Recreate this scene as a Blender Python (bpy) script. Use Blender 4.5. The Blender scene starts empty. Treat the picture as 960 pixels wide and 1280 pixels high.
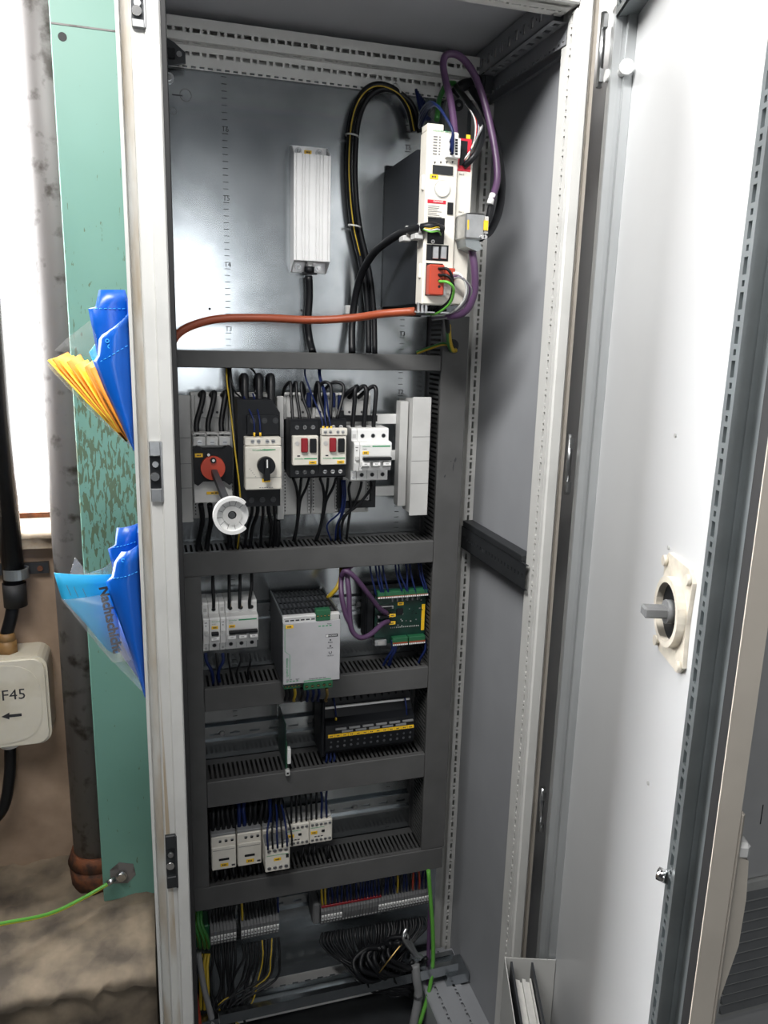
import bpy, bmesh, math, random
from mathutils import Vector, Matrix
random.seed(7)
rnd = random.uniform

# ------------------------------------------------------------------ camera
CAM = Vector((0.0211, -1.0126, 1.4483)); YAW, PIT, ROL, FPX = 0.2955, -0.2210, 0.0265, 967.06
FWD = Vector((math.sin(YAW)*math.cos(PIT), math.cos(YAW)*math.cos(PIT), math.sin(PIT)))
RGT = Vector((math.cos(YAW), -math.sin(YAW), 0)); UPV = RGT.cross(FWD)
RGT, UPV = math.cos(ROL)*RGT + math.sin(ROL)*UPV, -math.sin(ROL)*RGT + math.cos(ROL)*UPV
scene = bpy.context.scene
col = scene.collection
cd = bpy.data.cameras.new('camera'); cam = bpy.data.objects.new('camera', cd); col.objects.link(cam)
cd.sensor_fit = 'VERTICAL'; cd.sensor_height = 32.0; cd.lens = FPX/1280*32.0
cd.clip_start = 0.02; cd.clip_end = 60
m3 = Matrix((RGT, UPV, -FWD)).transposed()
cam.matrix_world = Matrix.Translation(CAM) @ m3.to_4x4()
scene.camera = cam

# ------------------------------------------------------------------ world, lights, exposure
wd = bpy.data.worlds.new('hall'); scene.world = wd; wd.use_nodes = True
bg = wd.node_tree.nodes['Background']; bg.inputs[0].default_value = (0.80, 0.88, 1.0, 1); bg.inputs[1].default_value = 0.03
def area(name, loc, target, sx, sy, power, color=(1, 1, 1)):
    l = bpy.data.lights.new(name, 'AREA'); l.shape = 'RECTANGLE'; l.size = sx; l.size_y = sy; l.energy = power; l.color = color
    o = bpy.data.objects.new(name, l); col.objects.link(o); o.location = loc
    o.rotation_euler = (Vector(target) - Vector(loc)).to_track_quat('-Z', 'Y').to_euler()
    return o
area('added_upper_light', (-0.38, -0.72, 2.50), (0.36, 0.05, 1.95), 1.2, 0.18, 25.5, (1, 0.985, 0.96)).data.spread = math.radians(115)  # added unseen lamp, close and aimed high so the lower cabinet stays dimmer
area('gate_daylight', (0.02, -4.2, 1.62), (0.1, 0.3, 1.45), 0.95, 0.85, 20, (0.95, 0.98, 1.0))
vs = scene.view_settings
vs.view_transform = 'Standard'; vs.look = 'None'; vs.gamma = 1.0; vs.exposure = 0.0; vs.use_curve_mapping = False

# ------------------------------------------------------------------ helpers
def at(px, py, Y):
    v = RGT*((px-480)/FPX) - UPV*((py-640)/FPX) + FWD
    return CAM + v*((Y-CAM.y)/v.y)
def rect(x0, y0, x1, y1, Y):
    ym, xm = (y0+y1)/2, (x0+x1)/2
    return at(x0, ym, Y).x, at(x1, ym, Y).x, at(xm, y1, Y).z, at(xm, y0, Y).z

MATS = {}
def mat(name, rgb, rough=0.5, metal=0.0, noise=0.0, scale=30.0, bump=0.0, rgb2=None, emit=0.0, alpha=None, coat=0.0, stretch=None, spec=0.5, lo=0.35, hi=0.65, trans=0.0):
    m = bpy.data.materials.new(name); m.use_nodes = True
    nt = m.node_tree; b = nt.nodes['Principled BSDF']
    b.inputs['Base Color'].default_value = (*rgb, 1); b.inputs['Roughness'].default_value = rough; b.inputs['Metallic'].default_value = metal
    b.inputs['Specular IOR Level'].default_value = spec
    if trans: b.inputs['Transmission Weight'].default_value = trans; b.inputs['IOR'].default_value = 1.15
    if coat: b.inputs['Coat Weight'].default_value = coat
    if alpha is not None: b.inputs['Alpha'].default_value = alpha
    if emit: b.inputs['Emission Color'].default_value = (*rgb, 1); b.inputs['Emission Strength'].default_value = emit
    if noise or bump or rgb2:
        tc = nt.nodes.new('ShaderNodeTexCoord'); src = tc.outputs['Object']
        if stretch:
            mp = nt.nodes.new('ShaderNodeMapping'); mp.inputs['Scale'].default_value = stretch
            nt.links.new(src, mp.inputs[0]); src = mp.outputs[0]
        n = nt.nodes.new('ShaderNodeTexNoise'); n.inputs['Scale'].default_value = scale; n.inputs['Detail'].default_value = 6
        nt.links.new(src, n.inputs['Vector'])
        r = nt.nodes.new('ShaderNodeValToRGB')
        c2 = rgb2 if rgb2 else tuple(max(0, c*(1-noise)) for c in rgb)
        r.color_ramp.elements[0].position = lo; r.color_ramp.elements[1].position = hi
        r.color_ramp.elements[0].color = (*c2, 1); r.color_ramp.elements[1].color = (*rgb, 1)
        nt.links.new(n.outputs['Fac'], r.inputs['Fac']); nt.links.new(r.outputs['Color'], b.inputs['Base Color'])
        if bump:
            bp = nt.nodes.new('ShaderNodeBump'); bp.inputs['Strength'].default_value = bump; bp.inputs['Distance'].default_value = 0.004
            nt.links.new(n.outputs['Fac'], bp.inputs['Height']); nt.links.new(bp.outputs[0], b.inputs['Normal'])
    MATS[name] = m
    return m
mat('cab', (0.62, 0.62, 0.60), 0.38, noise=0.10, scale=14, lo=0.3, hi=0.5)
mat('cab_shaded', (0.30, 0.31, 0.33), 0.42, noise=0.08, scale=8)  # same paint as the posts, with the interior shade put into its tone
mat('door_in', (0.70, 0.71, 0.72), 0.28, noise=0.04, scale=6)
mat('cab_dirty', (0.60, 0.60, 0.57), 0.45, rgb2=(0.40, 0.33, 0.24), scale=7, stretch=(6, 6, 1), lo=0.38, hi=0.62)
mat('zinc', (0.53, 0.56, 0.58), 0.21, 1.0, rgb2=(0.42, 0.45, 0.47), scale=26, lo=0.3, hi=0.7)
mat('steel', (0.55, 0.56, 0.57), 0.3, 1.0, noise=0.2, scale=60)
mat('chrome', (0.75, 0.75, 0.75), 0.18, 1.0)
mat('alu', (0.80, 0.80, 0.80), 0.42, 0.35, noise=0.05, scale=40)
mat('darksteel', (0.035, 0.038, 0.042), 0.45, 0.3, noise=0.2, scale=20)
mat('tube_steel', (0.30, 0.33, 0.34), 0.35, 0.7, noise=0.2, scale=20)
mat('hinge_tube', (0.50, 0.52, 0.53), 0.28, 0.6, noise=0.12, scale=9, stretch=(4, 4, 0.6))
mat('duct', (0.092, 0.092, 0.092), 0.45, spec=0.25, noise=0.15, scale=18)
mat('duct_in', (0.062, 0.062, 0.062), 0.5, spec=0.2, noise=0.1, scale=18)
mat('black', (0.008, 0.009, 0.011), 0.45, spec=0.25)
mat('blackrub', (0.010, 0.010, 0.011), 0.6)
mat('cable_black', (0.006, 0.0065, 0.008), 0.42, spec=0.28)
mat('dgrey', (0.05, 0.053, 0.06), 0.45, noise=0.15, scale=25)
mat('termgrey', (0.13, 0.132, 0.135), 0.5, noise=0.1, scale=25, spec=0.25)
mat('mgrey', (0.22, 0.225, 0.23), 0.45, noise=0.1, scale=25)
mat('lgrey', (0.50, 0.50, 0.49), 0.45, noise=0.08, scale=30)
mat('white', (0.74, 0.74, 0.73), 0.4, noise=0.05, scale=40)
mat('cream', (0.70, 0.67, 0.60), 0.42, noise=0.07, scale=40)
mat('lockcream', (0.80, 0.74, 0.63), 0.5, noise=0.25, scale=50)
mat('yellow', (0.85, 0.52, 0.02), 0.45)
mat('wire_yellow', (0.44, 0.30, 0.018), 0.4)
mat('wire_green', (0.03, 0.16, 0.03), 0.4)
mat('lime', (0.11, 0.36, 0.05), 0.38)
mat('limeyellow', (0.62, 0.60, 0.05), 0.38)
mat('red', (0.50, 0.055, 0.025), 0.42)
mat('crimson', (0.24, 0.009, 0.016), 0.35)
mat('orange', (0.30, 0.058, 0.020), 0.45, noise=0.15, scale=30)
mat('conn_red', (0.40, 0.045, 0.02), 0.42)
mat('purple', (0.078, 0.038, 0.09), 0.42)
mat('blue', (0.005, 0.012, 0.062), 0.45, spec=0.25)
mat('pcb', (0.003, 0.030, 0.021), 0.35, noise=0.3, scale=60)
mat('term_green', (0.015, 0.105, 0.045), 0.42)
mat('print_green', (0.02, 0.27, 0.10), 0.5)
mat('print_dark', (0.03, 0.03, 0.035), 0.6)
mat('print_grey', (0.18, 0.18, 0.18), 0.6)
mat('print_red', (0.5, 0.01, 0.03), 0.5)
mat('brass', (0.55, 0.38, 0.14), 0.35, 1.0)
mat('glass_dark', (0.008, 0.010, 0.013), 0.12)
mat('bag_blue', (0.003, 0.095, 0.48), 0.30, noise=0.12, scale=12)
mat('bag_line', (0.05, 0.42, 0.95), 0.4)
mat('film', (0.40, 0.40, 0.39), 0.2, alpha=0.16)
mat('paper_orange', (0.85, 0.30, 0.03), 0.6)
mat('paper_yellow', (0.90, 0.62, 0.05), 0.6)
mat('paper_cyan', (0.02, 0.40, 0.72), 0.6)
mat('paper_white', (0.78, 0.77, 0.74), 0.7, noise=0.1, scale=90)
def paint_green():
    m = bpy.data.materials.new('paint_green'); m.use_nodes = True; nt = m.node_tree; N = nt.nodes; Lk = nt.links; b = N['Principled BSDF']
    tc = N.new('ShaderNodeTexCoord'); mp = N.new('ShaderNodeMapping'); mp.inputs['Scale'].default_value = (1.7, 1.7, 0.42); Lk.new(tc.outputs['Object'], mp.inputs[0])
    n1 = N.new('ShaderNodeTexNoise'); n1.inputs['Scale'].default_value = 90; n1.inputs['Detail'].default_value = 4; n1.inputs['Distortion'].default_value = 0.6; Lk.new(mp.outputs[0], n1.inputs['Vector'])
    sx = N.new('ShaderNodeSeparateXYZ'); Lk.new(tc.outputs['Object'], sx.inputs[0])
    band = N.new('ShaderNodeValToRGB'); cr = band.color_ramp      # worn band at hand height
    cr.elements[0].position = 0.0; cr.elements[0].color = (.30, .30, .30, 1); cr.elements[1].position = 1.0; cr.elements[1].color = (.12, .12, .12, 1)
    for p, v in ((0.25, .30), (0.36, .44), (0.43, .50), (0.50, .47), (0.60, .34), (0.75, .26)):
        e = cr.elements.new(p); e.color = (v, v, v, 1)
    dv = N.new('ShaderNodeMath'); dv.operation = 'DIVIDE'; dv.inputs[1].default_value = 2.2; Lk.new(sx.outputs['Z'], dv.inputs[0]); Lk.new(dv.outputs[0], band.inputs[0])
    lt = N.new('ShaderNodeMath'); lt.operation = 'LESS_THAN'; Lk.new(n1.outputs['Fac'], lt.inputs[0]); Lk.new(band.outputs['Color'], lt.inputs[1])
    n2 = N.new('ShaderNodeTexNoise'); n2.inputs['Scale'].default_value = 5; Lk.new(tc.outputs['Object'], n2.inputs['Vector'])
    base = N.new('ShaderNodeMixRGB'); base.inputs[1].default_value = (0.115, 0.262, 0.205, 1); base.inputs[2].default_value = (0.160, 0.330, 0.275, 1); Lk.new(n2.outputs['Fac'], base.inputs[0])
    mx = N.new('ShaderNodeMixRGB'); mx.inputs[2].default_value = (0.090, 0.140, 0.085, 1); Lk.new(lt.outputs[0], mx.inputs[0]); Lk.new(base.outputs[0], mx.inputs[1])
    Lk.new(mx.outputs[0], b.inputs['Base Color']); b.inputs['Roughness'].default_value = 0.42
    bp = N.new('ShaderNodeBump'); bp.inputs['Strength'].default_value = 0.15; bp.inputs['Distance'].default_value = 0.002; bp.invert = True; Lk.new(lt.outputs[0], bp.inputs['Height']); Lk.new(bp.outputs[0], b.inputs['Normal'])
    MATS['paint_green'] = m
paint_green()
mat('pipe', (0.165, 0.155, 0.150), 0.5, rgb2=(0.035, 0.028, 0.022), scale=30, lo=0.30, hi=0.46, bump=0.2)
mat('rust', (0.19, 0.060, 0.022), 0.8, rgb2=(0.045, 0.022, 0.014), scale=45, bump=0.5)
mat('concrete', (0.43, 0.315, 0.225), 0.85, rgb2=(0.23, 0.16, 0.11), scale=9, lo=0.3, hi=0.7, bump=0.35)
mat('ledge', (0.30, 0.24, 0.17), 0.9, rgb2=(0.085, 0.07, 0.055), scale=11, lo=0.33, hi=0.68, bump=0.9)
mat('floor', (0.09, 0.085, 0.08), 0.8, rgb2=(0.04, 0.038, 0.035), scale=5, bump=0.3)
mat('plaster', (0.50, 0.42, 0.32), 0.85, rgb2=(0.22, 0.17, 0.12), scale=14, bump=0.5)
mat('boxcream', (0.62, 0.58, 0.47), 0.45, rgb2=(0.34, 0.29, 0.20), scale=9, lo=0.22, hi=0.42)
mat('boxlid', (0.66, 0.62, 0.52), 0.42, rgb2=(0.50, 0.45, 0.34), scale=10, lo=0.25, hi=0.5)
mat('gland_brown', (0.36, 0.20, 0.07), 0.5, noise=0.3, scale=30)
mat('daylight', (1.0, 1.0, 1.0), 0.5, emit=24.0)
mat('drivebody', (0.014, 0.016, 0.020), 0.5, spec=0.2, noise=0.1, scale=20)
mat('psu_front', (0.46, 0.46, 0.48), 0.42, 0.1, noise=0.08, scale=25)
mat('roof', (0.46, 0.47, 0.50), 0.42, noise=0.06, scale=6)
mat('edge', (0.60, 0.55, 0.48), 0.5, noise=0.12, scale=12)
mat('neigh', (0.66, 0.66, 0.66), 0.4, noise=0.1, scale=6)
mat('tape', (0.60, 0.60, 0.58), 0.45, noise=0.1, scale=30)

WL = {}
class MB:
    def __init__(s): s.bm = bmesh.new(); s.ms = []
    def _m(s, faces, m):
        if m is None: return
        if m not in s.ms: s.ms.append(m)
        i = s.ms.index(m)
        for f in faces: f.material_index = i
    def box(s, x0, x1, y0, y1, z0, z1, bev=0, m=None):
        if bev:
            t = bmesh.new(); bmesh.ops.create_cube(t, size=1)
            for v in t.verts:
                v.co = Vector(((x0+x1)/2+v.co.x*abs(x1-x0), (y0+y1)/2+v.co.y*abs(y1-y0), (z0+z1)/2+v.co.z*abs(z1-z0)))
            bmesh.ops.bevel(t, geom=list(t.edges), offset=min(bev, 0.45*min(abs(x1-x0), abs(y1-y0), abs(z1-z0))), segments=1, affect='EDGES', profile=0.5)
            mp = {v: s.bm.verts.new(v.co) for v in t.verts}
            fs = [s.bm.faces.new([mp[v] for v in f.verts]) for f in t.faces]; t.free()
        else:
            c = [s.bm.verts.new((x, y, z)) for x in (x0, x1) for y in (y0, y1) for z in (z0, z1)]
            fs = [s.bm.faces.new([c[i] for i in q]) for q in ((0,1,3,2),(4,6,7,5),(0,4,5,1),(2,3,7,6),(0,2,6,4),(1,5,7,3))]
        s._m(fs, m); return s
    def prism(s, pts, a0, a1, axis='y', m=None):
        """polygon pts extruded along axis: 'y' pts=(x,z); 'x' pts=(y,z); 'z' pts=(x,y)"""
        def P(p, a):
            return (p[0], a, p[1]) if axis == 'y' else ((a, p[0], p[1]) if axis == 'x' else (p[0], p[1], a))
        A = [s.bm.verts.new(P(p, a0)) for p in pts]; B = [s.bm.verts.new(P(p, a1)) for p in pts]
        fs = [s.bm.faces.new(A), s.bm.faces.new(B[::-1])]
        n = len(pts)
        for i in range(n): fs.append(s.bm.faces.new([A[i], B[i], B[(i+1) % n], A[(i+1) % n]]))
        s._m(fs, m); return s
    def cyl(s, p0, p1, r, seg=12, r2=None, m=None):
        p0, p1 = Vector(p0), Vector(p1); d = (p1-p0).normalized()
        a = d.orthogonal().normalized(); b = d.cross(a); r2 = r if r2 is None else r2
        A = []; B = []
        for i in range(seg):
            w = 2*math.pi*i/seg; q = a*math.cos(w)+b*math.sin(w)
            A.append(s.bm.verts.new(p0+q*r)); B.append(s.bm.verts.new(p1+q*r2))
        fs = [s.bm.faces.new(A), s.bm.faces.new(B[::-1])]
        for i in range(seg):
            f = s.bm.faces.new([A[i], B[i], B[(i+1) % seg], A[(i+1) % seg]]); f.smooth = True; fs.append(f)
        s._m(fs, m); return s
    def ring(s, c, axis, ri, ro, h, seg=24, m=None, a0=0, a1=2*math.pi):
        """flat washer of thickness h from c along axis"""
        c, d = Vector(c), Vector(axis).normalized(); a = d.orthogonal().normalized(); b = d.cross(a); fs = []
        full = abs(a1-a0-2*math.pi) < 1e-6; k = seg if full else seg+1; R = []
        for i in range(k):
            w = a0+(a1-a0)*i/seg; q = a*math.cos(w)+b*math.sin(w)
            R.append([s.bm.verts.new(c+q*ri), s.bm.verts.new(c+q*ro), s.bm.verts.new(c+q*ro+d*h), s.bm.verts.new(c+q*ri+d*h)])
        for i in range(seg):
            A, B = R[i], R[(i+1) % k]
            for j in range(4): fs.append(s.bm.faces.new([A[j], A[(j+1) % 4], B[(j+1) % 4], B[j]]))
        if not full: fs += [s.bm.faces.new(R[0]), s.bm.faces.new(R[-1][::-1])]
        s._m(fs, m); return s
    def tube(s, pts, r, seg=8, m=None, m2=None, sub=5, flat=False):
        P = [Vector(p) for p in pts]
        if len(P) > 2 and not flat:
            Q = []
            E = [P[0]*2-P[1]] + P + [P[-1]*2-P[-2]]
            for i in range(1, len(E)-2):
                for k in range(sub):
                    t = k/sub; a, b, c, d = E[i-1:i+3]
                    Q.append(0.5*((2*b)+(c-a)*t+(2*a-5*b+4*c-d)*t*t+(3*b-3*c+d-a)*t**3))
            Q.append(P[-1]); P = Q
        a = None; rings = []; n = len(P)
        for i, p in enumerate(P):
            d = (P[min(i+1, n-1)]-P[max(i-1, 0)])
            if d.length < 1e-9: d = Vector((0, 0, 1))
            d.normalize()
            a = d.orthogonal().normalized() if a is None else (a-d*a.dot(d)).normalized()
            b = d.cross(a)
            rings.append([s.bm.verts.new(p+(a*math.cos(2*math.pi*j/seg)+b*math.sin(2*math.pi*j/seg))*r) for j in range(seg)])
        f1, f2 = [], []
        for i in range(n-1):
            for j in range(seg):
                f = s.bm.faces.new([rings[i][j], rings[i][(j+1) % seg], rings[i+1][(j+1) % seg], rings[i+1][j]]); f.smooth = True
                (f2 if (m2 and (j*3)//seg == 1) else f1).append(f)
        f1 += [s.bm.faces.new(rings[0][::-1]), s.bm.faces.new(rings[-1])]
        s._m(f1, m)
        if m2: s._m(f2, m2)
        return s
    def perf(s, o, eu, ev, en, L, W, holes, th=0.0015, m=None):
        """perforated strip: origin o, unit axes eu (length) ev (width), en towards the back; holes = (u0,u1,v0,v1)"""
        o, eu, ev, en = Vector(o), Vector(eu), Vector(ev), Vector(en)
        us = sorted({0, L, *[round(h[0], 5) for h in holes], *[round(h[1], 5) for h in holes]}); fs = []
        vs_ = sorted({0, W, *[round(h[2], 5) for h in holes], *[round(h[3], 5) for h in holes]})
        V = {}
        def g(u, v, k):
            key = (u, v, k)
            if key not in V: V[key] = s.bm.verts.new(o+eu*u+ev*v+en*(th*k))
            return V[key]
        hs = [(round(a, 5), round(b, 5), round(c, 5), round(d, 5)) for a, b, c, d in holes]
        import bisect
        hs.sort(); st = [h[0] for h in hs]
        for i in range(len(us)-1):
            um = (us[i]+us[i+1])/2
            k = bisect.bisect(st, um); near = [h for h in hs[max(0, k-6):k] if h[0] < um < h[1]]
            for j in range(len(vs_)-1):
                vm = (vs_[j]+vs_[j+1])/2
                if any(h[2] < vm < h[3] for h in near): continue
                fs.append(s.bm.faces.new([g(us[i], vs_[j], 0), g(us[i+1], vs_[j], 0), g(us[i+1], vs_[j+1], 0), g(us[i], vs_[j+1], 0)]))
        for a, b, c, d in hs:
            C = [(a, c), (b, c), (b, d), (a, d)]
            for i in range(4):
                p, q = C[i], C[(i+1) % 4]
                fs.append(s.bm.faces.new([s.bm.verts.new(o+eu*x+ev*y+en*(th*k)) for (x, y, k) in ((*p, 0), (*q, 0), (*q, 1), (*p, 1))]))
        s._m(fs, m); return s
    def sheet(s, left, right, n=6, bulge=0, th=0.001, bdir=(0, -1, 0), m=None):
        """curved sheet between two boundary curves with the same number of points"""
        rows = []; bd = Vector(bdir)
        for l, r in zip(left, right):
            l, r = Vector(l), Vector(r)
            rows.append([l.lerp(r, k/n)+bd*(bulge*math.sin(math.pi*k/n)) for k in range(n+1)])
        R = len(rows); F = []; B = []
        for i in range(R):
            fr, br = [], []
            for k in range(n+1):
                du = rows[i][min(k+1, n)]-rows[i][max(k-1, 0)]; dv = rows[min(i+1, R-1)][k]-rows[max(i-1, 0)][k]
                nn = du.cross(dv); nn = nn.normalized() if nn.length > 1e-12 else bd
                fr.append(s.bm.verts.new(rows[i][k]+nn*(th/2))); br.append(s.bm.verts.new(rows[i][k]-nn*(th/2)))
            F.append(fr); B.append(br)
        fs = []
        for i in range(R-1):
            for k in range(n):
                fs.append(s.bm.faces.new([F[i][k], F[i][k+1], F[i+1][k+1], F[i+1][k]])); fs.append(s.bm.faces.new([B[i][k], B[i+1][k], B[i+1][k+1], B[i][k+1]]))
        for i in range(R-1):
            for k in (0, n): fs.append(s.bm.faces.new([F[i][k], F[i+1][k], B[i+1][k], B[i][k]]))
        for k in range(n):
            for i in (0, R-1): fs.append(s.bm.faces.new([F[i][k], F[i][k+1], B[i][k+1], B[i][k]]))
        for f in fs: f.smooth = True
        s._m(fs, m); return s
    def build(s, name, m=None, parent=None, local=False):
        bmesh.ops.recalc_face_normals(s.bm, faces=list(s.bm.faces))
        if parent is not None: off = Vector((0, 0, 0)) if local else WL[parent]
        else:
            xs = [v.co for v in s.bm.verts]
            off = Vector(((min(v.x for v in xs)+max(v.x for v in xs))/2, (min(v.y for v in xs)+max(v.y for v in xs))/2, min(v.z for v in xs)))
        for v in s.bm.verts: v.co -= off
        me = bpy.data.meshes.new(name); s.bm.to_mesh(me); s.bm.free()
        for k in (s.ms if s.ms else [m]): me.materials.append(MATS[k])
        o = bpy.data.objects.new(name, me); col.objects.link(o)
        if parent is not None: o.parent = parent; WL[o] = WL[parent]
        else: o.location = off; WL[o] = off
        return o
def tag(o, label, cat, group=None, kind=None):
    if label: o['label'] = label
    if cat: o['category'] = cat
    if group: o['group'] = group
    if kind: o['kind'] = kind
    return o
def thing(name, label, cat, loc, group=None):
    o = bpy.data.objects.new(name, None); col.objects.link(o); o.empty_display_size = 0.02
    o.location = loc; WL[o] = Vector(loc); return tag(o, label, cat, group)
def struct(o, label=None):
    o['kind'] = 'structure'
    if label: o['label'] = label
    return o
def copy_tree(o, parent=None):
    c = o.copy(); col.objects.link(c); c.parent = parent
    for ch in list(o.children): copy_tree(ch, c)
    return c
TXT = {}
def text(s, loc, size, m, parent, rot=(math.pi/2, 0, 0), name='lettering', align='CENTER', local=False, ext=0.0001, bold=0.0):
    c = bpy.data.curves.new(name, 'FONT'); c.body = s; c.size = size; c.align_x = align; c.align_y = 'CENTER'; c.resolution_u = 2; c.extrude = ext; c.offset = bold
    c.materials.append(MATS[m])
    key = (s, round(size, 5), m, align, ext)
    if key not in TXT:
        tmp = bpy.data.objects.new('tmp', c); me = bpy.data.meshes.new_from_object(tmp); bpy.data.objects.remove(tmp); me.name = name
        if not me.materials: me.materials.append(MATS[m])
        TXT[key] = me
    o = bpy.data.objects.new(name, TXT[key]); col.objects.link(o)
    if parent is not None: o.parent = parent; WL[o] = WL[parent]; o.location = Vector(loc) if local else Vector(loc)-WL[parent]
    else: o.location = loc
    o.rotation_euler = rot; return o
def px(lst): return [at(*p) for p in lst]
def wire(pts, r, m, label, group=None, name='wire', cat='wire', m2=None, seg=8, parent=None):
    mb = MB(); mb.tube(pts, r, seg, m, m2)
    o = mb.build(name, m, parent)
    if parent is None: tag(o, label, cat, group)
    return o
def dashes(mb, x, z, y, w, h, n=3, m='print_dark'):
    """a few tiny dark strokes standing for print too small to read"""
    g = w/n
    for i in range(n): mb.box(x-w/2+g*i, x-w/2+g*(i+0.72), y-0.0001, y+0.0001, z-h/2, z+h/2, m=m)
    return mb
def tagplate(parent, x, z, y, w=0.0115, h=0.006):
    o = MB().box(x-w/2, x+w/2, y-0.0006, y, z-h/2, z+h/2, 0.0003).build('name_plate', 'yellow', parent)
    dashes(MB(), x, z, y-0.0007, w*0.55, h*0.4).build('print', 'print_dark', o)
    return o
def slots(L, pitch, w, v0, v1, start=0.0):
    out = []; u = start
    while u+w < L: out.append((u, u+w, v0, v1)); u += pitch
    return out
def slotdots(L, pitch, w, vc, h, d, start=0.006):
    out = []; u = start
    while u+w < L:
        out.append((u, u+w, vc-h/2, vc+h/2))
        q = u+w+(pitch-w)/2
        if q+d/2 < L: out.append((q-d/2, q+d/2, vc-d/2, vc+d/2))
        u += pitch
    return out
EX, EY, EZ = Vector((1, 0, 0)), Vector((0, 1, 0)), Vector((0, 0, 1))
# ------------------------------------------------------------------ the setting
def rough_block(pts, z0, z1, step, amp, seed):
    """block over the XY polygon bounding box grid with an uneven top and front"""
    rr = random.Random(seed); mb = MB()
    x0, x1, y0, y1 = pts
    nx, ny = int((x1-x0)/step), int((y1-y0)/step); nz = max(2, int((z1-z0)/step))
    V = {}
    def top(i, j):
        if (i, j) not in V:
            e = 0.018*max(0, 1-j/2.0)
            V[(i, j)] = mb.bm.verts.new((x0+(x1-x0)*i/nx, y0+(y1-y0)*j/ny+(rr.uniform(-amp, amp)*2 if j == 0 else 0), z1+rr.uniform(-amp, amp)-e))
        return V[(i, j)]
    for i in range(nx):
        for j in range(ny):
            mb.bm.faces.new([top(i, j), top(i+1, j), top(i+1, j+1), top(i, j+1)]).smooth = True
    F = {}
    def fr(i, k):
        if k == nz: return top(i, 0)
        if (i, k) not in F: F[(i, k)] = mb.bm.verts.new((x0+(x1-x0)*i/nx, y0+0.012+rr.uniform(-amp, amp), z0+(z1-z0)*k/nz))
        return F[(i, k)]
    for i in range(nx):
        for k in range(nz): mb.bm.faces.new([fr(i, k), fr(i+1, k), fr(i+1, k+1), fr(i, k+1)]).smooth = True
    for i0 in (0, nx):
        a = [top(i0, j) for j in range(ny+1)]; b = mb.bm.verts.new((a[0].co.x, y1, z0)); c = [fr(i0, k) for k in range(nz)]
        mb.bm.faces.new(a+[b]+c)
    return mb
struct(MB().box(-3.6, 3.0, -4.5, 0.95, -0.05, 0).build('floor', 'floor'), 'dark dirty concrete workshop floor')
WY = 0.78; WX0, WX1, WZ0, WZ1 = -1.95, 0.02, 1.03, 2.75
wb = MB(); wb.box(-3.6, WX0, WY, WY+0.15, 0, 3.3).box(WX1, 3.0, WY, WY+0.15, 0, 3.3).box(WX0, WX1, WY, WY+0.15, 0, WZ0).box(WX0, WX1, WY, WY+0.15, WZ1, 3.3)
struct(wb.build('wall_back', 'concrete'), 'stained beige brown concrete wall below the bright window')
win = struct(MB().box(WX0, WX1, WY+0.10, WY+0.12, WZ0+0.0, WZ1).build('window_1', 'daylight'), 'overexposed bright window pane')
fr = MB(); fr.box(WX0, WX0+0.04, WY+0.07, WY+0.10, WZ0, WZ1).box(WX1-0.04, WX1, WY+0.07, WY+0.10, WZ0, WZ1).box(WX0+0.04, WX1-0.04, WY+0.07, WY+0.10, WZ1-0.04, WZ1).box(WX0+0.04, WX1-0.04, WY+0.07, WY+0.10, WZ0, WZ0+0.012)
struct(fr.build('window_frame', 'rust', win))
struct(rough_block((-2.0, 0.10, WY-0.045, WY), 0.985, 1.03, 0.02, 0.004, 3).build('trim_1', 'plaster'), 'crumbling plaster sill under the bright window')
struct(rough_block((-1.6, -0.012, 0.355, WY), 0.0, 0.20, 0.02, 0.006, 5).build('trim_2', 'ledge'), 'rough dirty concrete ledge along the wall')

# green steel column with an earth wire bolted on
gc = thing('steel_column', 'peeling mint green steel column beside the cabinet', 'column', (-0.03, 0.66, 0.2))
xl = at(85, 400, 0.60).x
MB().box(xl, 0.10, 0.60, 0.612, 0.195, 3.0, 0.002).build('front_flange', 'paint_green', gc)
MB().box(0.02, 0.035, 0.612, 0.735, 0.195, 3.0).build('web', 'paint_green', gc)
MB().box(xl, 0.10, 0.735, 0.747, 0.195, 3.0).build('rear_flange', 'paint_green', gc)
q = at(78, 46, 0.60); MB().cyl((q.x, 0.5995, q.z), (q.x, 0.601, q.z), 0.0075, 16).build('bolt_hole', 'black', gc)
q = at(62, 28, 0.60); MB().box(xl+0.002, 0.10, 0.5988, 0.60, q.z-0.002, q.z+0.001).build('weld_seam', 'pipe', gc)
lug = at(152, 1092, 0.60)
MB().prism([(lug.x-0.024+rnd(-.002, .002), lug.z-0.02), (lug.x+0.012, lug.z-0.026), (lug.x+0.03, lug.z-0.008), (lug.x+0.026, lug.z+0.02), (lug.x-0.004, lug.z+0.03), (lug.x-0.024, lug.z+0.014)], 0.5985, 0.60).build('bare_patch', 'bag_line' if 0 else 'pipe', gc)
MB().cyl((lug.x, 0.598, lug.z), (lug.x, 0.584, lug.z), 0.010, 6).build('bolt', 'steel', gc)
e = MB(); L0 = at(-30, 1158, 0.50)
e.tube([Vector((-1.3, 0.50, 0.216)), Vector((-0.75, 0.47, 0.214)), Vector((-0.45, 0.45, 0.214)), at(-40, 1163, 0.46), at(0, 1155, 0.48), at(60, 1143, 0.52), at(105, 1122, 0.555), at(138, 1103, 0.578)], 0.0042, 10, 'lime', 'limeyellow')
ew = e.build('earth_wire'); tag(ew, 'yellow-green earth wire bolted to the green column', 'wire')
MB().tube([at(134, 1105, 0.576), at(144, 1098, 0.583)], 0.0062, 10).build('crimp', 'steel', ew)
MB().ring(Vector((lug.x, 0.590, lug.z)), (0, 1, 0), 0.005, 0.012, 0.003).build('cable_lug', 'steel', ew)

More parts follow.
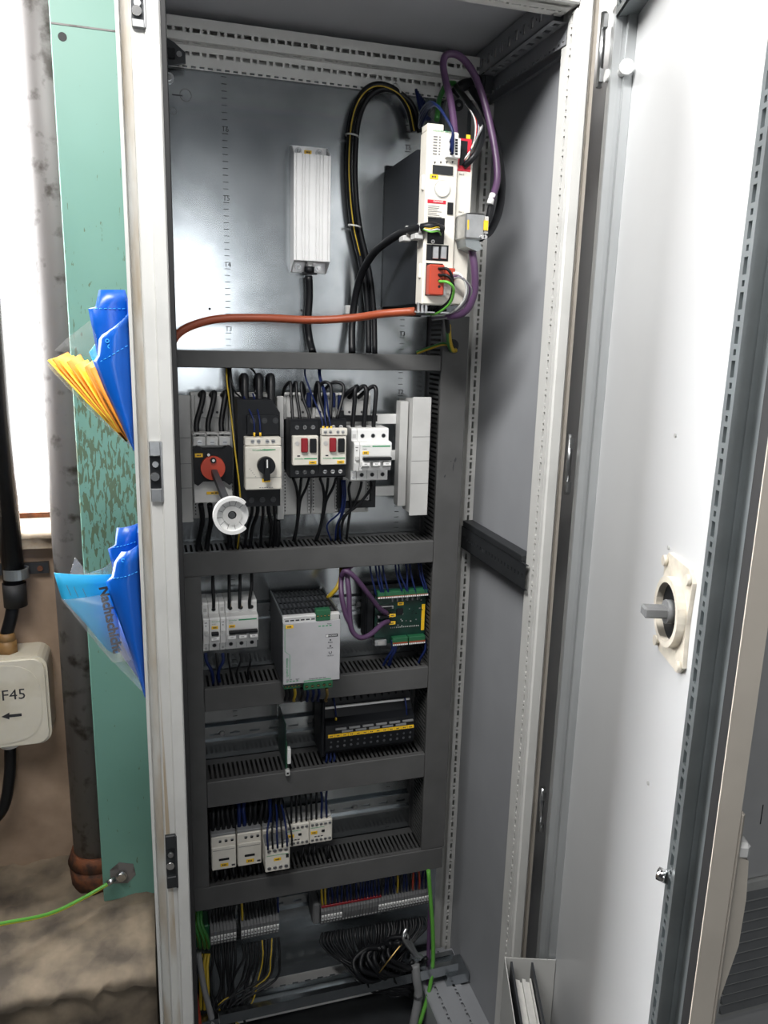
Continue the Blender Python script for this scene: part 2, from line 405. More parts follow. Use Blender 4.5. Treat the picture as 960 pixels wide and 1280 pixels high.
# down pipe in front of the window
pl = at(62, 640, 0.68).x; PR = 0.052
pp = thing('drain_pipe', 'dark weathered vertical pipe with a rusty foot beside the window', 'pipe', (pl+PR, 0.685, 0.2))
MB().cyl((pl+PR, 0.685, 0.2), (pl+PR, 0.685, 3.2), PR, 40).build('pipe_run', 'pipe', pp)
f = MB(); f.cyl((pl+PR, 0.685, 0.196), (pl+PR, 0.685, 0.255), PR+0.008, 32, PR+0.012).cyl((pl+PR, 0.685, 0.255), (pl+PR, 0.685, 0.285), PR+0.014, 32, PR+0.004)
f.build('rusty_socket', 'rust', pp)

# isolator box F45 and its cables
bx0, bx1, bz0, bz1 = rect(-78, 826, 62, 938, 0.69)
sb = thing('isolator_box', 'cream wall box marked F45 with a black arrow', 'switch box', ((bx0+bx1)/2, 0.735, bz0))
pts = []
R_ = 0.028
for cx, cz, a0 in ((bx1-R_, bz1-R_, 0), (bx0+R_, bz1-R_, 90), (bx0+R_, bz0+R_, 180), (bx1-R_, bz0+R_, 270)):
    for k in range(6): w = math.radians(a0+90*k/5); pts.append((cx+R_*math.cos(w), cz+R_*math.sin(w)))
MB().prism(pts, 0.698, WY).build('body', 'boxcream', sb)
cxm, czm = (bx0+bx1)/2, (bz0+bz1)/2
MB().prism([(cxm+(p[0]-cxm)*0.95, czm+(p[1]-czm)*0.95) for p in pts], 0.690, 0.698).build('lid', 'boxlid', sb)
pts2 = [(cxm+0.95*((bx1-bx0)/2-0.010)*math.cos(w)*abs(math.cos(w))**-0.35 if abs(math.cos(w)) > 1e-6 else cxm, czm+0.93*((bz1-bz0)/2-0.006)*math.sin(w)*abs(math.sin(w)+1e-9)**-0.35) for w in [2*math.pi*k/40+0.01 for k in range(40)]]
MB().prism(pts2, 0.6885, 0.690).build('raised_cover', 'boxlid', sb)
q = at(17, 869, 0.688); text('F45', q, 0.034, 'print_dark', sb, name='handwritten_mark')
q = at(12, 895, 0.688)
MB().box(q.x-0.002, q.x+0.024, 0.6878, 0.6885, q.z-0.0032, q.z+0.0032).prism([(q.x-0.016, q.z), (q.x, q.z+0.008), (q.x-0.001, q.z-0.008)], 0.6878, 0.6885).build('arrow', 'print_dark', sb)
q = at(8, 812, 0.72)
MB().cyl((q.x, 0.735, bz1-0.002), (q.x, 0.735, bz1+0.028), 0.021, 6).cyl((q.x, 0.735, bz1+0.028), (q.x, 0.735, bz1+0.045), 0.019, 20, 0.015).build('cable_gland', 'gland_brown', sb)
q2 = at(12, 942, 0.72)
MB().cyl((q2.x, 0.735, bz0+0.002), (q2.x, 0.735, bz0-0.016), 0.020, 20).build('lower_gland', 'white', sb)
cb = MB(); cb.tube([Vector((q.x, 0.735, bz1+0.04)), at(14, 770, 0.735), at(19, 735, 0.74)], 0.0135, 14)
c1 = tag(cb.build('supply_cable', 'cable_black'), 'black cable bending down into the brown gland of the F45 box', 'cable')
cb = MB(); cp = at(18, 735, 0.74); cb.cyl((cp.x, 0.74, cp.z-0.014), (cp.x, 0.74, 2.9), 0.0215, 20)
cd_ = tag(cb.build('conduit', 'cable_black'), 'straight black conduit rising in front of the window', 'conduit')
MB().cyl((cp.x, 0.74, cp.z-0.040), (cp.x, 0.74, cp.z+0.012), 0.024, 16).build('end_sleeve', 'blackrub', cd_)
k = at(20, 716, 0.74)
cl = thing('pipe_clamp', 'grey metal clamp holding the black conduit to the wall', 'clamp', (k.x, 0.74, k.z-0.014))
MB().ring(Vector((k.x, 0.74, k.z-0.011)), (0, 0, 1), 0.0218, 0.0262, 0.022).build('clamp_ring', 'tube_steel', cl)
MB().box(k.x-0.06, k.x+0.062, 0.766, 0.779, k.z-0.012, k.z+0.012).build('foot_plate', 'darksteel', cl)
MB().cyl((k.x+0.045, 0.766, k.z), (k.x+0.045, 0.762, k.z), 0.006, 12).build('screw', 'rust', cl)
cb = MB(); cb.tube([Vector((q2.x, 0.735, bz0-0.014)), at(12, 970, 0.735), at(4, 1010, 0.735), at(-20, 1040, 0.735), Vector((-0.42, 0.735, 0.24)), Vector((-0.52, 0.72, 0.22)), Vector((-0.8, 0.70, 0.218))], 0.0125, 12)
tag(cb.build('outgoing_cable', 'cable_black'), 'black cable leaving the underside of the F45 box', 'cable')

# ------------------------------------------------------------------ the cabinet
CAB = thing('control_cabinet', 'tall light grey steel control cabinet standing open', 'cabinet', (0.3, 0.2, 0.0))
Z0, Z1 = 0.10, 1.905
pl_ = MB(); pl_.box(0, 0.6, 0.02, 0.04, 0, 0.1).box(0, 0.6, 0.37, 0.39, 0, 0.1).box(0, 0.02, 0.04, 0.37, 0, 0.1).box(0.58, 0.6, 0.04, 0.37, 0, 0.1)
pl_.build('plinth', 'dgrey', CAB)
lp = MB().prism([(0, 0), (0.004, 0), (0.0052, 0.010), (0.016, 0.010), (0.018, 0.006), (0.031, 0.006), (0.033, 0), (0.047, 0), (0.049, 0.002), (0.049, 0.03), (0.02, 0.03), (0.02, 0.045), (0, 0.045)], Z0, 1.92, 'z').build('left_post', 'cab', CAB)
MB().box(0.0055, 0.0158, 0.0092, 0.0100, Z0, 1.92).build('stained_groove', 'cab_dirty', lp)
MB().prism([(0.0188, Z0), (0.0305, Z0), (0.0300, 0.40), (0.0265, 0.62), (0.0235, 0.80), (0.0205, 0.92), (0.0190, 1.02)], 0.0054, 0.0060).build('stained_strip', 'cab_dirty', lp)
MB().box(0.049, 0.0555, 0.0005, 0.016, Z0, 1.92, 0.001).build('edge_seal', 'blackrub', lp)
for (px_, ya, yb_, nm) in ((190, 552, 628, 0), (172, -18, 34, 1), (209, 1046, 1112, 2)):
    za, zb = at(px_, ya, 0).z, at(px_, yb_, 0).z; xa = 0.0175; xb = 0.0335; h = za-zb
    b = MB(); b.box(xa, xb, 0.0005, 0.0065, zb, zb+h*0.22, 0.001).box(xa, xb, 0.0005, 0.0065, za-h*0.24, za, 0.001).box(xb-0.003, xb, -0.001, 0.0065, zb, za, 0.0008)
    kk = b.build('latch_keeper', 'steel' if nm != 2 else 'darksteel', lp)
    g = MB(); g.box(xa, xb-0.003, 0.0050, 0.0062, zb+h*0.22, za-h*0.24, m='black' if nm == 0 else 'darksteel')
    g.cyl((xa+0.006, 0.0052, zb+h*0.42), (xa+0.006, 0.001, zb+h*0.42), 0.0055, 12, m='chrome').cyl((xa+0.007, 0.0052, zb+h*0.62), (xa+0.007, 0.002, zb+h*0.62), 0.004, 8, m='steel')
    g.build('keeper_screw', None, lp)
rp = MB().prism([(0.5795, 0.003), (0.583, 0), (0.597, 0), (0.600, 0.003), (0.600, 0.045), (0.5795, 0.045), (0.5795, 0.0245), (0.590, 0.0245), (0.590, 0.0045), (0.5795, 0.0045)], Z0, 1.92, 'z').build('right_post', 'cab', CAB)
MB().perf((0.5757, 0.004, 0.105), EZ, EY, EX, 1.77, 0.020, slotdots(1.77, 0.025, 0.0125, 0.010, 0.005, 0.004), 0.0035).box(0.5757, 0.5797, 0.002, 0.004, Z0, 1.876).build('slotted_flange', 'cab', rp)
MB().box(0.6003, 0.606, 0.010, 0.012, Z0, 1.92).box(0.6075, 0.6125, 0.010, 0.012, Z0, 1.92).box(0.6003, 0.6125, 0.0125, 0.0145, Z0, 1.92).build('outer_lip', 'edge', rp)
t = MB(); t.box(0.049, 0.5795, 0.0, 0.04, 1.880, 1.92, 0.002)
tf = t.build('front_top_rail', 'cab', CAB)
MB().perf((0.06, 0.006, 1.876), EX, EY, EZ, 0.51, 0.03, slotdots(0.51, 0.025, 0.0125, 0.015, 0.004, 0.004), 0.003).build('slotted_lip', 'cab', tf)
MB().box(0.0, 0.6, 0.0, 0.40, 1.912, 1.92).box(0.021, 0.579, 0.041, 0.389, 1.908, 1.912).build('roof_panel', 'roof', CAB)
MB().box(0.5955, 0.5995, 0.045, 0.40, Z0, 1.908).build('right_side_panel', 'cab_shaded', CAB)
MB().box(0.0005, 0.0045, 0.045, 0.40, Z0, 1.908).build('left_side_panel', 'cab_shaded', CAB)
MB().box(0.0045, 0.5955, 0.394, 0.40, Z0, 1.908).build('rear_panel', 'cab_shaded', CAB)
MB().box(0.0045, 0.5955, 0.02, 0.394, 0.10, 0.104).build('floor_panel', 'darksteel', CAB)
# rear frame
r = MB(); r.perf((0.02, 0.276, 1.866), EX, EZ, EY, 0.556, 0.028, slotdots(0.556, 0.025, 0.011, 0.014, 0.0058, 0.0062), 0.002)
r.perf((0.02, 0.276, 1.866), EX, EY, EZ, 0.556, 0.02, slotdots(0.556, 0.025, 0.0125, 0.010, 0.004, 0.003), 0.001)
r.perf((0.02, 0.296, 1.840), EX, EZ, EY, 0.556, 0.026, slotdots(0.556, 0.025, 0.011, 0.015, 0.0058, 0.0062), 0.002)
r.box(0.02, 0.576, 0.312, 0.314, 1.836, 1.905).box(0.02, 0.576, 0.276, 0.312, 1.894, 1.897)
r.perf((0.02, 0.2955, 1.834), EX, EZ, EY, 0.556, 0.006, slots(0.556, 0.0125, 0.007, 0.0015, 0.0045, 0.004), 0.002)
r.build('rear_top_rail', 'cab', CAB)
s = MB(); s.perf((0.556, 0.03, 1.870), EY, EZ, EX, 0.262, 0.036, slotdots(0.262, 0.025, 0.008, 0.016, 0.014, 0.003, 0.008), 0.002)
s.perf((0.556, 0.03, 1.868), EY, EX, EZ, 0.262, 0.022, slots(0.262, 0.025, 0.011, 0.007, 0.016, 0.008), 0.002)
s.perf((0.578, 0.03, 1.842), EY, EZ, EX, 0.262, 0.026, slots(0.262, 0.0125, 0.006, 0.003, 0.006, 0.006), 0.002)
s.box(0.588, 0.595, 0.03, 0.292, 1.838, 1.905)
s.build('side_top_rail', 'cab_shaded', CAB)
rr_ = MB(); rr_.perf((0.5765, 0.298, 0.135), EZ, EX, EY, 1.70, 0.016, slotdots(1.70, 0.025, 0.0125, 0.009, 0.0045, 0.0042), 0.003)
rr_.box(0.5765, 0.595, 0.320, 0.388, 0.12, 1.866).box(0.5925, 0.595, 0.298, 0.320, 0.12, 1.838).box(0.557, 0.5765, 0.312, 0.330, 0.12, 1.838)
rr_.build('rear_right_post', 'cab', CAB)
MB().box(0.006, 0.046, 0.30, 0.388, 0.12, 1.866).build('rear_left_post', 'cab', CAB)
# mounting plate with its printed scale
mp = MB().box(0.05, 0.5555, 0.300, 0.303, 0.15, 1.85).build('mounting_plate', 'zinc', CAB)
sc_ = MB()
for xr_, lo_, hi_ in ((0.1475, 14, 168), (0.4446, 14, 168)):
    for i in range(lo_, hi_+1): sc_.box(xr_-0.004, xr_+(0.004 if i % 10 else 0.005), 0.2997, 0.3001, 0.15+i*0.01-0.0005, 0.15+i*0.01+0.0004)
sc_.build('scale_marks', 'print_dark', mp)['kind'] = 'stuff'
for xr_ in (0.1475, 0.4446):
    for nmb in range(2, 17): text(str(nmb), (xr_+0.001, 0.2998, 0.15+nmb*0.1+0.0062), 0.011, 'print_dark', mp, name='scale_number')
for qx, qy in ((262, 386), (377, 388), (430, 395)):
    q = at(qx, qy, 0.30); MB().cyl((q.x, 0.3005, q.z), (q.x, 0.2994, q.z), 0.0022, 10).build('drilled_hole', 'print_dark', mp)
for qx, qy, rr2 in ((232, 119, 0.009), (217, 139, 0.005)):
    q = at(qx, qy, 0.30); MB().ring((q.x, 0.2996, q.z), (0, 1, 0), rr2*0.86, rr2, 0.0006).build('punched_ring', 'print_grey', mp)
q = at(222, 117, 0.30); MB().box(q.x-0.008, q.x+0.007, 0.2994, 0.30, q.z-0.003, q.z-0.0015).build('punched_slot', 'print_dark', mp)
q = at(211, 98, 0.30)
MB().cyl((q.x, 0.300, q.z), (q.x, 0.296, q.z), 0.0075, 16, m='steel').cyl((q.x, 0.296, q.z), (q.x, 0.2935, q.z), 0.0045, 6, m='chrome').build('plate_screw', None, mp)
q = at(219, 72, 0.285)
b = MB(); b.prism([(q.x-0.016, q.z+0.022), (q.x-0.002, q.z+0.016), (q.x+0.014, q.z+0.004), (q.x+0.014, q.z-0.010), (q.x-0.002, q.z-0.014), (q.x-0.016, q.z-0.016)], 0.270, 0.275, m='darksteel')
b.box(q.x-0.016, q.x-0.001, 0.262, 0.270, q.z-0.008, q.z+0.006, 0.001, m='black').cyl((q.x+0.005, 0.270, q.z), (q.x+0.005, 0.267, q.z), 0.004, 10, m='chrome')
b.build('corner_bracket', None, CAB)
b = MB(); q = at(604, 92, 0.285); b.box(0.556, 0.576, 0.262, 0.286, 1.846, 1.872, 0.002).box(0.560, 0.572, 0.258, 0.262, 1.840, 1.866)
b.build('corner_connector', 'darksteel', CAB)
# bottom frame
f = MB(); f.perf((0.50, 0.03, 0.185), EY, EX, -EZ, 0.26, 0.075, slotdots(0.26, 0.025, 0.0125, 0.06, 0.005, 0.004)+slotdots(0.26, 0.025, 0.0125, 0.022, 0.005, 0.004), 0.003).box(0.50, 0.595, 0.03, 0.29, 0.104, 0.178)
f.build('bottom_side_rail', 'cab_shaded', CAB)
f = MB(); f.box(0.05, 0.592, 0.288, 0.296, 0.108, 0.15)
f.build('bottom_rear_rail', 'cab', CAB)
# black punched rail across the right wall
pr = thing('punched_rail', 'black punched steel rail across the right inner wall', 'rail', (0.585, 0.15, 1.066))
zz0, zz1 = 1.069, 1.110
b = MB(); b.perf((0.570, 0.026, zz0), EY, EZ, EX, 0.264, zz1-zz0, slots(0.264, 0.0125, 0.004, 0.018, 0.024, 0.01), 0.004).box(0.5745, 0.592, 0.046, 0.29, zz0, zz1).box(0.570, 0.5745, 0.026, 0.29, zz1-0.001, zz1).box(0.570, 0.5745, 0.026, 0.29, zz0, zz0+0.001)
b.build('rail_body', 'darksteel', pr)
MB().box(0.5715, 0.592, 0.046, 0.29, zz1+0.0001, zz1+0.0105, 0.001).build('upper_edge', 'darksteel', pr)

# ------------------------------------------------------------------ the door (opened to the right, swung past the cabinet)
TH = math.radians(71.5); HX, HY = 0.618, -0.012
door = MB(); DZ0, DZ1 = 0.115, 1.895
NB = -0.0225
door.box(-0.585, 0.004, NB-0.0015, NB, DZ0, DZ1)
D = door.build('door', 'door_in', CAB, local=True)
D.location = Vector((HX, HY, 0))-WL[CAB]; D.rotation_euler = (0, 0, TH); WL[D] = Vector((0, 0, 0))
def dpart(mb, name, m): return mb.build(name, m, D, local=True)
dpart(MB().box(-0.5866, -0.585, NB-0.0015, -0.006, DZ0, DZ1), 'edge_lip', 'edge')
dpart(MB().box(0.004, 0.0056, NB-0.0015, -0.006, DZ0, DZ1).box(-0.585, 0.004, NB-0.0015, -0.006, DZ1, DZ1+0.0016), 'hinge_lip', 'cab')
dpart(MB().box(-0.584, -0.5615, NB, -0.0085, DZ0, DZ1, 0.003).box(-0.558, -0.012, NB, -0.0085, DZ1-0.022, DZ1-0.001, 0.003).box(-0.012, -0.004, NB, -0.0085, DZ0, DZ1, 0.002), 'gasket', 'blackrub')
NT = 0.004
ft = MB(); ft.box(-0.543, -0.5255, NB, NT-0.004, DZ0+0.03, DZ1-0.03)
ft.perf((-0.5435, NT, DZ0+0.03), EZ, EX, -EY, DZ1-DZ0-0.06, 0.0185, slotdots(DZ1-DZ0-0.06, 0.025, 0.0125, 0.009, 0.0065, 0.0045), 0.0042)
ft.box(-0.5437, -0.5432, -0.006, NT, DZ0+0.03, DZ1-0.03).box(-0.5437, -0.5432, NB, -0.0075, DZ0+0.03, DZ1-0.03).box(-0.558, -0.5437, NB, -0.0125, DZ0+0.03, DZ1-0.03)
dpart(ft, 'free_edge_tube', 'tube_steel')
ht = MB(); ht.box(-0.045, -0.024, NB, NT, DZ0+0.03, DZ1-0.03, 0.001).box(-0.052, -0.0452, NB, NB+0.012, DZ0+0.03, DZ1-0.03, 0.001).box(-0.0455, -0.0449, -0.006, -0.005, DZ0+0.03, DZ1-0.03, m=None)
dpart(ht, 'hinge_edge_tube', 'hinge_tube')
tt = MB(); tt.box(-0.525, -0.046, NB, NT-0.004, DZ1-0.045, DZ1-0.026)
tt.perf((-0.525, NT, DZ1-0.0455), EX, EZ, -EY, 0.48, 0.0195, slotdots(0.48, 0.025, 0.0125, 0.010, 0.0065, 0.0045), 0.0042)
dpart(tt, 'top_tube', 'tube_steel')
z_ = at(772, 98, -0.05).z
dpart(MB().cyl((-0.030, NT, z_+0.005), (-0.030, NT+0.004, z_+0.005), 0.0075, 16).cyl((-0.0445, -0.010, z_+0.005), (-0.062, -0.010, z_+0.005), 0.0062, 14).cyl((-0.062, -0.010, z_+0.005), (-0.067, -0.010, z_+0.005), 0.009, 14), 'stop_buffer', 'white')
for zc, hh in ((at(750, 65, 0).z, 0.045), (at(706, 580, 0).z, 0.045), (at(668, 1010, 0).z, 0.04), (0.22, 0.04)):
    hb = MB(); hb.cyl((0.004, 0.008, zc-hh), (0.004, 0.008, zc+hh), 0.0042, 12).box(-0.006, 0.004, 0.004, 0.010, zc-hh*0.9, zc-hh*0.55).box(-0.006, 0.004, 0.004, 0.010, zc+hh*0.55, zc+hh*0.9)
    dpart(hb, 'hinge', 'steel')
# swing handle on the outer face: z from 0.90 to 1.02
hd = MB(); hd.box(-0.586, -0.552, NB-0.006, NB-0.0015, 0.86, 1.09, 0.002).prism([(NB-0.004, 0.905), (NB-0.008, 0.912), (NB-0.017, 0.965), (NB-0.0175, 1.01), (NB-0.015, 1.045), (NB-0.004, 1.05)], -0.582, -0.556, 'x')
dpart(hd, 'swing_handle', 'edge')
dpart(MB().box(-0.583, -0.555, NB-0.016, NB-0.004, 1.046, 1.060, 0.003), 'handle_cap', 'white')
# rotary switch coupling on the inner face
rc_u, rc_z = -0.408, 1.193
g = MB(); W2, H2 = 0.040, 0.052
g.prism([(rc_u-W2, rc_z-H2+0.01), (rc_u-W2+0.012, rc_z-H2), (rc_u+W2-0.012, rc_z-H2), (rc_u+W2, rc_z-H2+0.01), (rc_u+W2-0.004, rc_z), (rc_u+W2, rc_z+H2-0.01), (rc_u+W2-0.010, rc_z+H2), (rc_u-W2+0.012, rc_z+H2), (rc_u-W2, rc_z+H2-0.010), (rc_u-W2+0.004, rc_z)], NB, NB+0.004)
g.ring((rc_u, NB+0.004, rc_z), (0, 1, 0), 0.029, 0.035, 0.008, 32)
for sx in (-1, 1):
    for sz in (-1, 1): g.cyl((rc_u+sx*0.033, NB+0.004, rc_z+sz*0.043), (rc_u+sx*0.033, NB+0.008, rc_z+sz*0.043), 0.0055, 10)
rc = dpart(g, 'switch_coupling', 'lockcream')
dpart(MB().cyl((rc_u, NB+0.0042, rc_z), (rc_u, NB+0.005, rc_z), 0.029, 28), 'coupling_opening', 'black')
dpart(MB().box(rc_u-0.0075, rc_u+0.0075, NB+0.005, NB+0.034, rc_z-0.0055, rc_z+0.0055, 0.002).cyl((rc_u, NB+0.005, rc_z), (rc_u, NB+0.012, rc_z), 0.012, 14), 'coupling_shaft', 'mgrey')
for u_, z_ in ((0.350, 1.36), (0.366, 1.247), (0.383, 0.99)): dpart(MB().cyl((-u_, NB, z_), (-u_, NB+0.0015, z_), 0.0022, 10), 'rivet', 'lgrey')
z_ = at(828, 1105, -0.5).z
dpart(MB().cyl((-0.527, NT, 0.985), (-0.522, NT+0.006, 0.985), 0.006, 10), 'lock_stud', 'chrome')

# document pocket on the door and the manuals in it
def dw(u, n, z):
    c, s_ = math.cos(TH), math.sin(TH)
    return Vector((HX-u*c-n*s_, HY-u*s_+n*c, z))
def dobj(mb, name, m, parent=None):
    """mesh given in door coordinates, placed as a thing of its own or under one"""
    o = mb.build(name, m, parent, local=True) if parent is not None else None
    return o
dpk = thing('document_pocket', 'light grey sheet metal pocket low on the open door', 'document holder', (HX, HY, 0.0)); dpk.rotation_euler = (0, 0, TH); WL[dpk] = Vector((0, 0, 0))
PZ = 0.466
MB().box(-0.058, -0.0565, NB+0.001, 0.062, 0.16, PZ).build('end_wall', 'cab', dpk, local=True)
MB().box(-0.46, -0.058, 0.0605, 0.062, 0.16, PZ).build('front_wall', 'cab', dpk, local=True)
MB().box(-0.46, -0.458, NB+0.001, 0.0605, 0.16, PZ-0.1).build('far_end_wall', 'cab', dpk, local=True)
MB().box(-0.458, -0.058, NB+0.001, 0.0605, 0.16, 0.162).build('pocket_floor', 'cab', dpk, local=True)
mn = thing('manual', 'thick manual with dark covers and white pages standing in the metal pocket', 'manual', (HX, HY, 0.0)); mn.rotation_euler = (0, 0, TH); WL[mn] = Vector((0, 0, 0))
pg = MB()
for k in range(9): pg.box(-0.36, -0.085-0.0015*(k % 3), 0.022+0.0030*k, 0.0247+0.0030*k, 0.165, PZ-0.012-0.002*((k*7) % 4))
pg.build('pages', 'paper_white', mn, local=True)
MB().box(-0.37, -0.066, 0.0500, 0.0535, 0.163, PZ+0.001).build('cover', 'dgrey', mn, local=True)
MB().box(-0.37, -0.066, 0.0165, 0.0200, 0.163, PZ+0.001).build('cover', 'dgrey', mn, local=True)

# neighbouring cabinet beyond the open door
nb = thing('neighbour_cabinet', 'grey cabinet with a vent grille behind the open door', 'cabinet', (1.15, 0.1, 0.0))
MB().box(0.70, 1.75, 0.02, 0.50, 0.0, 2.0, 0.004).build('body', 'neigh', nb)
MB().box(0.715, 1.735, -0.002, 0.02, 0.1, 1.98, 0.003).build('front_panel', 'neigh', nb)
gx0, gx1, gz0, gz1 = rect(905, 1095, 1030, 1255, -0.01)
MB().box(gx0, gx1, -0.012, -0.002, gz0, gz1, 0.003).build('grille_frame', 'tape', nb)
n_sl = 12
for i in range(n_sl):
    z_ = gz0+0.015+(gz1-gz0-0.03)*(i+0.5)/n_sl; w_ = (gz1-gz0-0.03)/n_sl
    MB().prism([(-0.012, z_-w_*0.45), (-0.019, z_-w_*0.3), (-0.012, z_+w_*0.25)], gx0+0.01, gx1-0.01, 'x').build('slat', 'mgrey', nb)
q = at(952, 1018, -0.002); MB().box(q.x-0.001, q.x+0.0012, -0.0024, -0.002, q.z-0.02, q.z+0.02).build('scratch', 'print_dark', nb)
# ------------------------------------------------------------------ wiring ducts and rails
YF, YB = 0.219, 0.2995          # front of the lids, face of the mounting plate
def duct_h(x0, x1, z0, z1, label, notch=None):
    t = thing('wiring_duct', label, 'wiring duct', ((x0+x1)/2, YB, z0), 'grey wiring ducts')
    MB().box(x0, x1, YF, YF+0.004, z0, z1, 0.0012).box(x0+0.0005, x1-0.0005, YF+0.004, YF+0.010, z1-0.0012, z1-0.0002).box(x0+0.0005, x1-0.0005, YF+0.004, YF+0.010, z0+0.0002, z0+0.0012).build('lid', 'duct', t)
    L = x1-x0
    w = MB(); w.perf((x0, YF+0.010, z1-0.002), EX, EY, -EZ, L, YB-YF-0.010, slots(L, 0.0083, 0.0040, 0.004, 0.052, 0.006), 0.0015)
    w.build('upper_wall', 'duct_in', t)
    w = MB(); w.perf((x0, YF+0.010, z0+0.002), EX, EY, EZ, L, YB-YF-0.010, slots(L, 0.0083, 0.0040, 0.004, 0.052, 0.006), 0.0015)
    w.build('lower_wall', 'duct_in', t)
    MB().box(x0, x1, YB-0.0015, YB, z0+0.002, z1-0.002).build('base', 'duct_in', t)
    return t
def duct_v(x0, x1, z0, z1, label):
    t = thing('wiring_duct', label, 'wiring duct', ((x0+x1)/2, YB, z0), 'grey wiring ducts')
    MB().box(x0, x1, YF, YF+0.004, z0, z1, 0.0012).build('lid', 'duct', t)
    L = z1-z0
    for nm, xx, d in (('left_wall', x0+0.002, 1), ('right_wall', x1-0.002, -1)):
        w = MB(); w.perf((xx, YF+0.0045, z0), EZ, EY, EX*d, L, YB-YF-0.0045, slots(L, 0.0083, 0.0040, 0.010, 0.058, 0.006), 0.0015)
        w.build(nm, 'duct_in', t)
    MB().box(x0, x1, YB-0.0015, YB, z0, z1).build('base', 'duct_in', t)
    return t
XA, XB_, XC, XD = 0.052, 0.0890, 0.489, 0.5365
duct_h(XA, XC, 1.397, 1.423, 'narrow grey wiring duct below the orange cable')
duct_h(XA, XC, 1.0640, 1.1035, 'scuffed grey wiring duct under the red main switch row')
duct_h(XB_+0.0005, XC, 0.8245, 0.866, 'grey wiring duct behind the foot of the power supply')
duct_h(XB_+0.0005, XC, 0.6425, 0.6915, 'grey wiring duct under the yellow-striped relay module')
duct_h(XA, XC+0.045, 0.4385, 0.4845, 'lowest grey wiring duct under the row of contactors')
duct_v(XA, XB_, 0.4850, 1.0635, 'short upright wiring duct along the left post')
VD = duct_v(XC+0.0005, XD, 0.4850, 1.487, 'long upright wiring duct right of all the rows')
q = at(566, 432, YF)
MB().cyl((q.x, YF-0.0004, q.z), (q.x, YF+0.001, q.z), 0.0105, 20).build('cable_hole', 'black', VD)
q = at(569, 575, YF)
sm = MB()
for dx, dz, a, b in ((0, 0, 0.0025, 0.005), (-0.003, -0.012, 0.0012, 0.009), (-0.008, -0.002, 0.0014, 0.0014), (-0.018, -0.028, 0.002, 0.003)):
    sm.prism([(q.x+dx-a, q.z+dz-b*0.2), (q.x+dx, q.z+dz-b), (q.x+dx+a, q.z+dz+b*0.3), (q.x+dx+a*0.3, q.z+dz+b)], YF-0.0002, YF)
o = sm.build('scuff_marks', 'print_dark', VD); o['kind'] = 'stuff'

def din(x0, x1, zc, label):
    t = thing('mounting_rail', label, 'mounting rail', ((x0+x1)/2, YB, zc-0.0175), 'zinc mounting rails')
    m = MB(); L = x1-x0
    m.perf((x0, YB-0.0025, zc-0.0125), EX, EZ, EY, L, 0.025, slots(L, 0.036, 0.018, 0.010, 0.0155, 0.01), 0.0015)
    m.box(x0, x1, YB-0.0075, YB-0.0020, zc+0.0115, zc+0.0125).box(x0, x1, YB-0.0075, YB-0.0020, zc-0.0125, zc-0.0115)
    m.box(x0, x1, YB-0.0085, YB-0.0075, zc+0.0115, zc+0.0175).box(x0, x1, YB-0.0085, YB-0.0075, zc-0.0175, zc-0.0115)
    m.box(x0, x1, YB-0.002, YB, zc-0.0125, zc-0.0115).box(x0, x1, YB-0.002, YB, zc+0.0115, zc+0.0125)
    m.build('hat_profile', 'zinc', t)
    for k, u in enumerate((0.08, 0.72)):
        x = x0+L*u; MB().cyl((x, YB-0.0025, zc), (x, YB-0.0055, zc), 0.0055, 14, 0.004).build('screw', 'steel', t)
    return t
R2, R3, R4, R5 = 0.968, 0.740, 0.548, 0.360
din(XB_+0.002, XC-0.002, R2, 'zinc mounting rail behind the power supply')
din(XB_+0.002, XC-0.002, R3, 'bare zinc mounting rail beside the yellow-striped relay module')
din(XB_+0.002, XC-0.002, R4, 'zinc mounting rail carrying the contactors')
din(0.062, 0.535, R5, 'zinc mounting rail carrying the terminal blocks')
YR = YB-0.0085   # front of the rails

# ------------------------------------------------------------------ busbar system of the upper row
for i, zc in enumerate((1.313, 1.250, 1.187)):
    nm = ('top', 'middle', 'bottom')[i]
    b = MB().box(0.058, 0.452, 0.258, 0.268, zc-0.0085, zc+0.0085, 0.001).build('busbar', 'white')
    tag(b, 'flat white covered busbar, %s of three behind the upper devices' % nm, 'busbar', 'busbars of the upper row')
def support(x0, x1, label, depth=0.232):
    t = thing('busbar_support', label, 'busbar support', ((x0+x1)/2, YB, 1.152), 'busbar supports')
    MB().box(x0, x1, depth, depth+0.004, 1.152, 1.354, 0.001, m='lgrey').build('cover', None, t)
    for z in (1.288, 1.247, 1.208): MB().box(x0+0.0005, x1-0.0005, depth-0.0003, depth, z-0.0004, z+0.0004).build('seam', 'print_grey', t)
    MB().box(x0+0.002, x1-0.002, depth+0.004, 0.2575, 1.156, 1.350).build('body', 'lgrey', t)
    MB().box(x0+0.004, x1-0.004, 0.2685, YB, 1.160, 1.346).build('base', 'lgrey', t)
    return t
support(0.052, 0.0805, 'light grey upright busbar end cover left of the red switch')
text('S0', (0.069, 0.2317, 1.315), 0.008, 'print_grey', None) if 0 else None
sr = support(0.4395, 0.472, 'light grey upright busbar end cover beside the tall duct', 0.212)
MB().box(0.425, 0.439, 0.235, 0.2575, 1.165, 1.345).build('side_flange', 'lgrey', sr)
sm_ = support(0.2145, 0.2255, 'narrow light grey busbar support behind the rotary breaker', 0.224)
